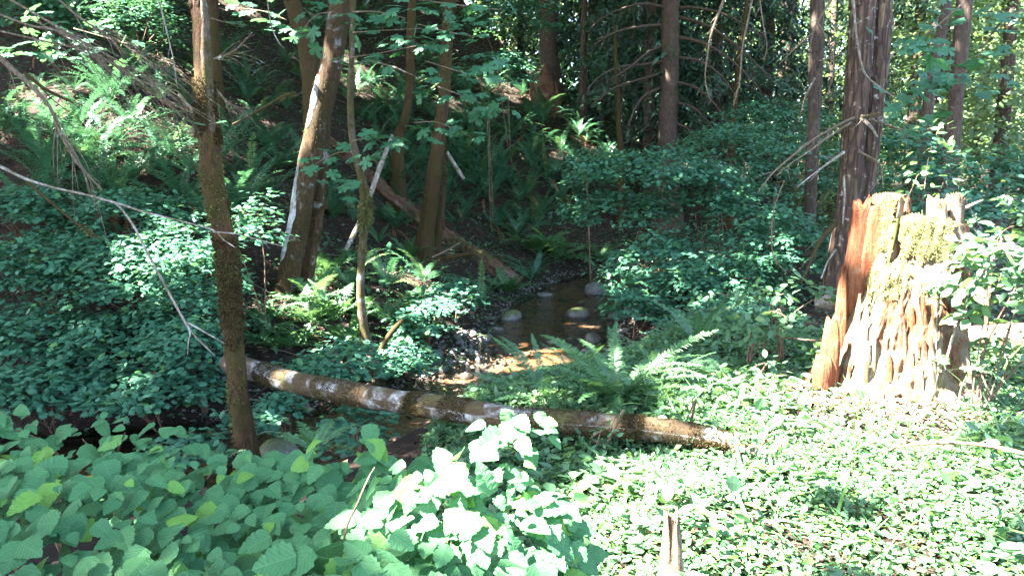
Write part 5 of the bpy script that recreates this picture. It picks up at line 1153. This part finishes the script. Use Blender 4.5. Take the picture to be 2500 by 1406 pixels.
def notstump(x, y): return np.hypot(x - sb[0], y - sb[1]) > 0.42
def near_ok(x, y):
    s_, sd_, _, _ = creek(x, y); bare = (np.hypot((x - sb[0] + 0.35) * 0.75, y - sb[1] + 0.65) < 0.55 + 0.25 * noise3(np.stack([x, y, 0 * x], -1), 3.0, 2)) & (RNG.random(len(x)) < 0.72)
    return ~bare & infr(x, y) & (sd_ < 0) & (s_ > 1.5 + 0.4 * RNG.random(len(x))) & notstump(x, y)
cover('ground_cover', 'low oval-leaved ground cover carpeting the sunlit terrace by the stump', 150000, (-0.6, 6.0), (2.2, 8.4), (0.018, 0.06), 0.15, 'cover', lambda x, y: near_ok(x, y) & (noise3(np.stack([x, y, 0 * x], -1), 1.7, 3) + 1.2 > RNG.random(len(x)) * 0.9))
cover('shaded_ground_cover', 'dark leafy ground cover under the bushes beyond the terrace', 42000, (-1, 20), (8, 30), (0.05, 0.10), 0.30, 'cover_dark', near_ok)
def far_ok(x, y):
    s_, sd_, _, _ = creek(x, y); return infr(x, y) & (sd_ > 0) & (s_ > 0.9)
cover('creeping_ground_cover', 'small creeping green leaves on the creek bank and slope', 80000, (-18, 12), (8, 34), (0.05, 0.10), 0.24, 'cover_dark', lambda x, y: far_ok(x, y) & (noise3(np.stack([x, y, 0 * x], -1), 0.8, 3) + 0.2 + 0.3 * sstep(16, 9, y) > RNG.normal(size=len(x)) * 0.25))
def any_ok(x, y):
    s_, sd_, _, _ = creek(x, y); return infr(x, y) & (s_ > 0.75)
cover('leaf_litter', 'brown dead leaves and bark crumbs strewn over the slope', 32000, (-18, 14), (3, 34), (0.03, 0.09), 0.02, 'litter', any_ok, cat='litter', jit=0.35)
cover('stump_debris', 'reddish crumbled wood around the stump foot, lightened to whiten its sun patch', 12000, (sb[0] - 1.4, sb[0] + 1.1), (sb[1] - 1.5, sb[1] + 0.6), (0.015, 0.06), 0.13, 'chips_sunlit', lambda x, y: RNG.random(len(x)) > np.hypot((x - sb[0] + 0.25) * 0.8, y - sb[1] + 0.35) * 0.95, cat='litter')
cover('broad_leaved_sprigs', 'broader leaf sprigs standing among the low terrace ground cover', 14000, (-0.4, 6.0), (2.3, 7.5), (0.04, 0.11), 0.27, 'oval', lambda x, y: near_ok(x, y) & (noise3(np.stack([x, y, 0 * x], -1), 1.3, 3) > -0.15), ts=T_OVAL, jit=0.45)
n = 520; x = RNG.uniform(0.4, 4.5, n); y = RNG.uniform(2.4, 5.4, n); ctr = RNG.integers(0, 60, n); cx_, cy_ = RNG.uniform(0.5, 4.2, 60), RNG.uniform(2.3, 5.4, 60)
pos = np.stack([cx_[ctr] + RNG.normal(size=n) * 0.06, cy_[ctr] + RNG.normal(size=n) * 0.06, 0 * x], -1); pos[:, 2] = H(pos[:, 0], pos[:, 1])
D = rand_dir(n) * [1, 1, 0] * 0.55 + [0, 0, 1.0]; s = scatter(t_blade(0.022, 5, 1.5), pos, frames(D, rand_dir(n) * [1, 1, 0] + [0, 0, .3]), RNG.uniform(0.18, 0.42, n))
o = obj('grass', mesh('grass', s[0], s[1], M['grass'], s[2], s[3])); tag(o, 'thin arching grass blades among the ground cover', 'grass', kind='stuff')
# twigs on the slope
ps = []
for i in range(420):
    x, y = RNG.uniform(-14, 10), RNG.uniform(8, 30); a = RNG.uniform(0, 6.28); L = RNG.uniform(0.2, 1.0); q = np.array([math.cos(a), math.sin(a)]) * L / 2
    if abs(x) > 0.7 * y: continue
    A, B_ = np.array([x, y]) - q, np.array([x, y]) + q; r_ = RNG.uniform(0.003, 0.010)
    ps.append(tube([np.append(A, Hs(*A) + 0.03), np.append((A + B_) / 2, Hs(*((A + B_) / 2)) + 0.05), np.append(B_, Hs(*B_) + 0.03)], [r_, r_, r_ * 0.5], 5, 2))
V, F = join(ps); o = obj('fallen_twigs', mesh('fallen_twigs', V, F, M['twig_dead'])); tag(o, 'thin fallen twigs littering the slope', 'twigs', kind='stuff')

# ------------------------------------------------------------------ background trees
def cloud_tree(label, px, d, top, low, rad, n, size, key, trunk=0.16, name='background_tree', ts=T_TWO, group='background trees', nsp=None, droop=0.0, flat=0.4):
    x = (px - 1250) / FPX / CP * d; g = Hs(x, d); root = empty(name, (x, d, g), label, 'tree', group)
    V, F = tube([(x, d, g - 0.2), (x + RNG.normal() * 0.1, d, g + top * 0.5), (x + RNG.normal() * 0.2, d, g + top)], [trunk, trunk * 0.8, trunk * 0.3], 9, 6, 0.08); part('trunk', V, F, M['bark_dark'], root)
    c = np.array([x, d, g + (low + top) / 2]); _, pos, fr, sz = spray_leaves(c, (rad, rad, (top - low) / 2), n, nsp or n // 22, size, flat, 0.5, -1.0, 0.4, 0.3, 0.28)
    w = RNG.integers(0, len(ts), n); s = merge_sc([scatter(ts[j], pos[w == j], fr[w == j], sz[w == j]) for j in range(len(ts))]); part('crown', s[0], s[1], M[key], root, s[2], s[3], smooth=False, kind='stuff')
def conifer(label, px, d, top, low, rad, n, name='background_conifer', droop=0.5, group='background conifers', key='needle'):
    x = (px - 1250) / FPX / CP * d; g = Hs(x, d); root = empty(name, (x, d, g), label, 'tree', group)
    V, F = tube([(x, d, g - 0.2), (x, d, g + top * 0.5), (x, d, g + top)], [0.2, 0.15, 0.04], 9, 6, 0.08); part('trunk', V, F, M['bark_dark'], root)
    P0, P1 = [], []
    for i in range(n):
        u = RNG.random(); h = low + (top - low) * u; R = rad * (1 - u) ** 0.7 * RNG.uniform(0.6, 1.1) + 0.3; a = RNG.uniform(0, 6.28); t = np.linspace(0.15, 1, 16)
        P0.append(np.stack([x + np.cos(a) * R * t, d + np.sin(a) * R * t, g + h - droop * R * t ** 1.6], -1))
    Q = np.vstack(P0); m = len(Q); Q = np.repeat(Q, 4, 0) + RNG.normal(size=(m * 4, 3)) * [0.12, 0.12, 0.07]
    D = rand_dir(m * 4) * [1, 1, 0.4] + [0, 0, -0.5]; s = scatter(t_two(0.13), Q, frames(D, rand_dir(m * 4) * 0.7 + [0, 0, 1]), RNG.uniform(0.15, 0.38, m * 4)); part('crown', s[0], s[1], M[key], root, s[2], s[3], smooth=False, kind='stuff')
for i, (px, d, top, low, rad, n, key) in enumerate([(2480, 19, 8, 0.3, 2.2, 3200, 'far'), (2360, 24, 9, 0.4, 2.6, 3200, 'far'), (2230, 27, 9, 0.3, 2.4, 2600, 'far'), (2090, 30, 10, 0.4, 2.4, 2400, 'far'), (1960, 40, 12, 0.3, 2.4, 1800, 'far'), (1790, 42, 12, 0.4, 2.8, 2200, 'far'), (1700, 34, 5, 0.2, 2.4, 1800, 'far'), (2560, 30, 11, 1, 3.5, 2600, 'far'), (2430, 38, 12, 3, 4, 2600, 'far'), (1560, 34, 7, 0.2, 2.5, 2000, 'vine'), (1480, 29, 4, 0.2, 2.0, 1600, 'vine'), (2010, 26, 3.0, 0.2, 1.8, 1500, 'far'), (1330, 40, 8, 0.2, 3.0, 2400, 'far'), (1450, 42, 9, 0.2, 3.2, 2400, 'vine'), (1230, 41, 8, 0.2, 3.0, 2000, 'far'), (2300, 33, 9, 0.2, 3.2, 3000, 'far'), (2150, 38, 10, 0.2, 3.2, 2600, 'far'), (2260, 18, 7, 0.6, 1.6, 2600, 'far'), (2410, 16, 7, 0.8, 1.5, 2600, 'far'), (2500, 22, 9, 0.3, 2.2, 2600, 'far'), (1850, 33, 6, 0.2, 2.6, 2400, 'far'), (2060, 22, 4.5, 0.2, 1.5, 2000, 'far'), (1760, 46, 14, 2, 4, 3000, 'vine'), (1900, 50, 15, 4.5, 4, 2600, 'far'), (2200, 46, 14, 2, 4, 3000, 'far'), (2350, 44, 14, 3, 4, 3000, 'vine'), (1620, 44, 13, 1, 4, 3000, 'vine'), (2500, 42, 13, 2, 4, 3000, 'far'), (1190, 34, 7, 0.2, 2.4, 2200, 'vine'), (1270, 37, 8, 0.2, 2.4, 2200, 'vine'), (1130, 35, 7, 0.2, 2.4, 2000, 'vine')]):
    lab = ['sunlit yellow-green tree filling the right edge', 'sunlit leafy tree behind the thick dark trunk at right', 'pale leafy tree seen between the fir and the dark trunks', 'light green tree just right behind the big fir', 'far pale tree behind the lichen-speckled trunk', 'far leafy tree left of the white sky gap', 'low far tree right behind the dead-limbed conifer', 'tall sunlit tree beyond the upper right corner', 'tall far tree rising over the right background',
           'dim leafy tree left behind the dead-limbed conifer', 'low bushy tree behind the thin pale mossy stem', 'low bright bush tree under the far leaning trunk', 'leafy tree on the ridge behind the thick slope trunk', 'dim leafy tree on the ridge behind the narrow dark trunk', 'leafy tree on the ridge left of the thick slope trunk', 'broad sunlit tree behind the slender leafy trunk', 'broad far tree right behind the big fir', 'young bright tree between the slender leafy trunk and the fir', 'young bright tree right of the thick dark trunk', 'bright tree at the right edge behind the thin brown trunk', 'low far tree below the white sky gap', 'small tree between the lichen-speckled trunk and the fir', 'tall dim tree far behind the conifer boughs', 'tall far tree above the white sky gap', 'tall far tree directly right of the fir top', 'tall dim tree far behind the thick dark trunk', 'tall dim tree far left of the dead-limbed trunk top', 'tall far tree at the upper right edge', 'dim leafy tree on the ridge above the arching maple branch', 'dim leafy tree on the ridge over the sunlit slope', 'dim leafy tree on the ridge above the leaning olive trunk'][i]
    cloud_tree(lab, px, d, top, low, rad, n, 0.20 if d > 26 else 0.15, key)
for i, (px, d, top, low, rad, n) in enumerate([(1730, 25, 14, 1.4, 3.2, 330), (1530, 30, 15, 2.0, 3.2, 300), (1440, 34, 15, 1.5, 3.2, 260), (1640, 36, 16, 1.5, 3.4, 260), (2040, 40, 16, 3.5, 3.0, 160), (1350, 36, 16, 3, 3, 150), (1260, 45, 16, 1, 3, 150), (1490, 46, 18, 1, 3.4, 160), (1850, 27, 15, 3.0, 3.0, 260), (1575, 25, 15, 3.4, 2.4, 200), (2200, 24, 15, 4.2, 2.6, 180)]):
    conifer(['dark conifer with drooping boughs right of the dead-limbed trunk', 'dark conifer left behind the dead-limbed trunk', 'dim conifer behind the narrow dark trunk', 'far conifer directly behind the dead-limbed trunk', 'far conifer above the slim leaning trunk', 'far conifer behind the thick slope trunk', 'far conifer on the ridge above the sunlit slope', 'far conifer between the narrow trunk and the dead-limbed one', 'conifer drooping dark boughs left of the lichen-speckled trunk', 'conifer with dark boughs just left of the dead-limbed trunk', 'conifer hanging dark boughs right of the big fir top'][i], px, d, top, low, rad, n)
# far woodland closing the view
m = 70000; x = RNG.uniform(-40, 80, m); y = RNG.uniform(58, 96, m); z = H(x, y) + 19 * RNG.random(m) ** 1.05
keep = (noise3(np.stack([x, y, z], -1), 0.16, 3) > -0.15); pos = np.stack([x, y, z], -1)[keep]; m = len(pos)
s = scatter(T_TWO[0], pos, frames(rand_dir(m) * [1, 1, .5], rand_dir(m) * 0.9 + [0, -0.4, 0.8]), RNG.uniform(0.5, 1.3, m)); o = obj('far_woodland', mesh('far_woodland', s[0], s[1], M['far'], s[2], s[3], smooth=False)); tag(o, 'far sunlit woodland seen between the background trunks', 'woodland', kind='stuff')

# ------------------------------------------------------------------ overhead canopy added for shade, with gaps cut for the sun patches
HOLES = []     # (world point that the sun reaches, radius of the gap)
def lit(px, py, r, d=None): HOLES.append((P(px, py, d) if d else G(px, py), r))
for a in [(2110, 700, 0.16, 5.8), (2075, 810, 0.18, 5.8), (2110, 900, 0.2, 5.7), (2100, 960, 0.35, 5.5), (2225, 555, 0.20, 5.85), (2160, 645, 0.14, 5.7), (2120, 500, 0.16, 6.1), (2310, 500, 0.12, 6.1)]: lit(*a)
for a in [(1950, 1010, 0.65), (2120, 1040, 0.65), (1880, 960, 0.3), (1860, 1140, 0.36), (1500, 1180, 0.33), (1640, 1260, 0.33), (2000, 1130, 0.5), (2280, 1130, 0.30), (2400, 1000, 0.35), (1850, 1330, 0.22), (2180, 1270, 0.28), (2430, 1180, 0.25), (1450, 1330, 0.2), (2060, 1390, 0.2), (2380, 1380, 0.18), (2300, 1340, 0.12), (1700, 1370, 0.12)]: lit(*a)
for a in [(2420, 690, 0.40, 5.3), (2330, 690, 0.25, 5.4), (2420, 815, 0.35, 6.9), (2270, 390, 0.35, 7.4), (1940, 715, 0.12, 6.8), (1820, 905, 0.1, 6)]: lit(*a)
for a in [(205, 325, 0.45), (330, 290, 0.45), (300, 250, 0.2), (410, 370, 0.4), (350, 360, 0.25), (260, 390, 0.3), (110, 290, 0.35), (150, 330, 0.2), (390, 240, 0.2), (100, 215, 0.3), (440, 310, 0.2), (180, 220, 0.2)]: lit(*a)
for a in [(330, 60, 0.8, 17.3), (400, 130, 0.6, 17.3), (620, 540, 0.6, 9.2), (650, 600, 0.5, 9.1), (590, 590, 0.4, 9.1), (610, 480, 0.4, 9.4), (415, 680, 0.2, 9.0)]: lit(*a)
for a in [(700, 830, 0.6), (800, 780, 0.6), (840, 830, 0.5), (640, 830, 0.4), (1000, 680, 0.4), (1090, 800, 0.25), (770, 700, 0.3)]: lit(*a)
for a in [(1240, 890, 0.5), (1200, 865, 0.35), (1290, 860, 0.2)]: lit(*a)
for a in [(1410, 300, 0.7, 19), (1390, 380, 0.4), (1480, 380, 0.5), (1320, 190, 0.8), (1250, 120, 0.9), (1200, 60, 0.9), (1300, 60, 0.9), (1100, 260, 0.35), (920, 230, 0.5), (850, 150, 0.4), (1230, 220, 0.6), (560, 10, 0.5)]: lit(*a)
for a in [(1250, 1080, 0.25, 2.2), (1330, 1200, 0.25, 2.1), (1180, 1040, 0.16, 2.3), (1370, 1330, 0.25, 2.0), (1240, 960, 0.16, 2.6), (1270, 1180, 0.2, 2.0), (510, 150, 0.18, 6.5)]: lit(*a)
CAN_SHIFT = SUN[:2] / SUN[2]
ncl = 7000
cxx = RNG.uniform(-30, 3, ncl); cyy = RNG.uniform(-7, 32, ncl); czz = 10.5 + 5.0 * RNG.random(ncl) + 0.33 * np.maximum(cyy - 14, 0) + 0.25 * np.maximum(-cxx - 12, 0)
cc = np.stack([cxx, cyy, czz], -1)
gxy = cc[:, :2] - CAN_SHIFT * (czz - 1.0)[:, None]                     # where each cluster's shade falls
keepc = (gxy[:, 0] < 9.5) & (noise3(cc, 0.35, 2) > -0.85); cc = cc[keepc]; ncl = len(cc)
# more crowns added overhead to darken the slope and the woods behind
m2 = 4200; x2 = RNG.uniform(-17, 24, m2); y2 = RNG.uniform(10, 44, m2); z2 = np.maximum(9.0, 1.7 + 0.235 * y2 + 0.8) + 7.0 * RNG.random(m2); c2_ = np.stack([x2, y2, z2], -1)
c2_ = c2_[(z2 > H(x2, y2) + 3.0) & (noise3(c2_, 0.3, 2) > -0.7) & ~((x2 > 6) & (y2 > 16) & (RNG.random(m2) < 0.75)) & ~((x2 > 1.5) & (y2 < 13))]
cc = np.vstack([cc, c2_]); ncl = len(cc)
per = 12; pos = np.repeat(cc, per, 0) + RNG.normal(size=(ncl * per, 3)) * [0.55, 0.55, 0.18]
gap = np.ones(len(pos), bool)
wob = 1 + 0.35 * noise3(pos, 0.9, 2)
for hp, hr in HOLES:
    v = pos - hp; t = v @ SUN; dist = np.linalg.norm(v - t[:, None] * SUN, axis=1); gap &= ~((dist < (hr + 0.22) * wob) & (t > 0))
pos = pos[gap]; n = len(pos)
fr = frames(rand_dir(n) * [1, 1, .3], RNG.normal(size=(n, 3)) * 0.35 + [0, 0, 1.0]); sz = RNG.uniform(0.30, 0.50, n)
OWN = [TREES[k][0] for k in ('T1', 'T2', 'T2b', 'T4', 'T8', 'T11', 'T12', 'T14', 'T15')]; NOWN = len(OWN)
for j, (x, y) in enumerate([(-14, 2.5), (-19, 9), (-23, 18), (-20, 28), (-27, 12), (-9, 0.5), (-12, 34)]):  # unseen maples added out of frame to carry the shading crowns
    e = empty('added_shade_maple', (x, y, Hs(x, y)), ['unseen maple added beyond the left edge to shade the creek', 'unseen maple added beyond the left edge to shade the vine maples', 'unseen maple added beyond the left edge to shade the fern slope', 'added shade maple high on the slope out of view to the left', 'farthest added shade maple out of view to the left', 'unseen maple added beside the camera to shade the foreground hazel', 'added shade maple at the slope top out of view'][j], 'tree', 'unseen trees added to shade the scene')
    zt = 13 + 0.33 * max(y - 14, 0) + 0.25 * max(-x - 12, 0); z0 = Hs(x, y)
    V, F = tube([(x, y, z0 - 0.3), (x + 0.2, y, (z0 + zt) / 2), (x, y + 0.2, zt)], [0.22, 0.17, 0.08], 12, 6, 0.08); part('trunk', V, F, M['bark_olive'], e); OWN.append(e)
own_xy = np.array([o.location[:2] for o in OWN]); own_xy[:4, 0] -= 1.5
near_ = np.argmin(np.linalg.norm(pos[:, None, :2] - own_xy[None], axis=2), axis=1)
T_CAN = t_two(0.46)
for j, o in enumerate(OWN):
    k_ = near_ == j
    if not k_.any(): continue
    s = scatter(T_CAN, pos[k_], fr[k_], sz[k_]); part('crown', s[0], s[1], M['canopy'], o, s[2], s[3], smooth=False, kind='stuff')
    b = np.array(o.location); zt = float(np.median(pos[k_][:, 2])); q = pos[k_][RNG.integers(0, k_.sum(), 9)]
    bs = [tube([np.array([own_xy[j][0] if j >= NOWN else b[0], own_xy[j][1] if j >= NOWN else b[1], zt - 3.0]), (np.array([b[0], b[1], zt - 1.5]) + e_) / 2, e_], [0.07, 0.05, 0.015], 6, 5) for e_ in q]
    if j >= NOWN:
        for B_ in bs: part('branch', B_[0], B_[1], M['bark_olive'], o)
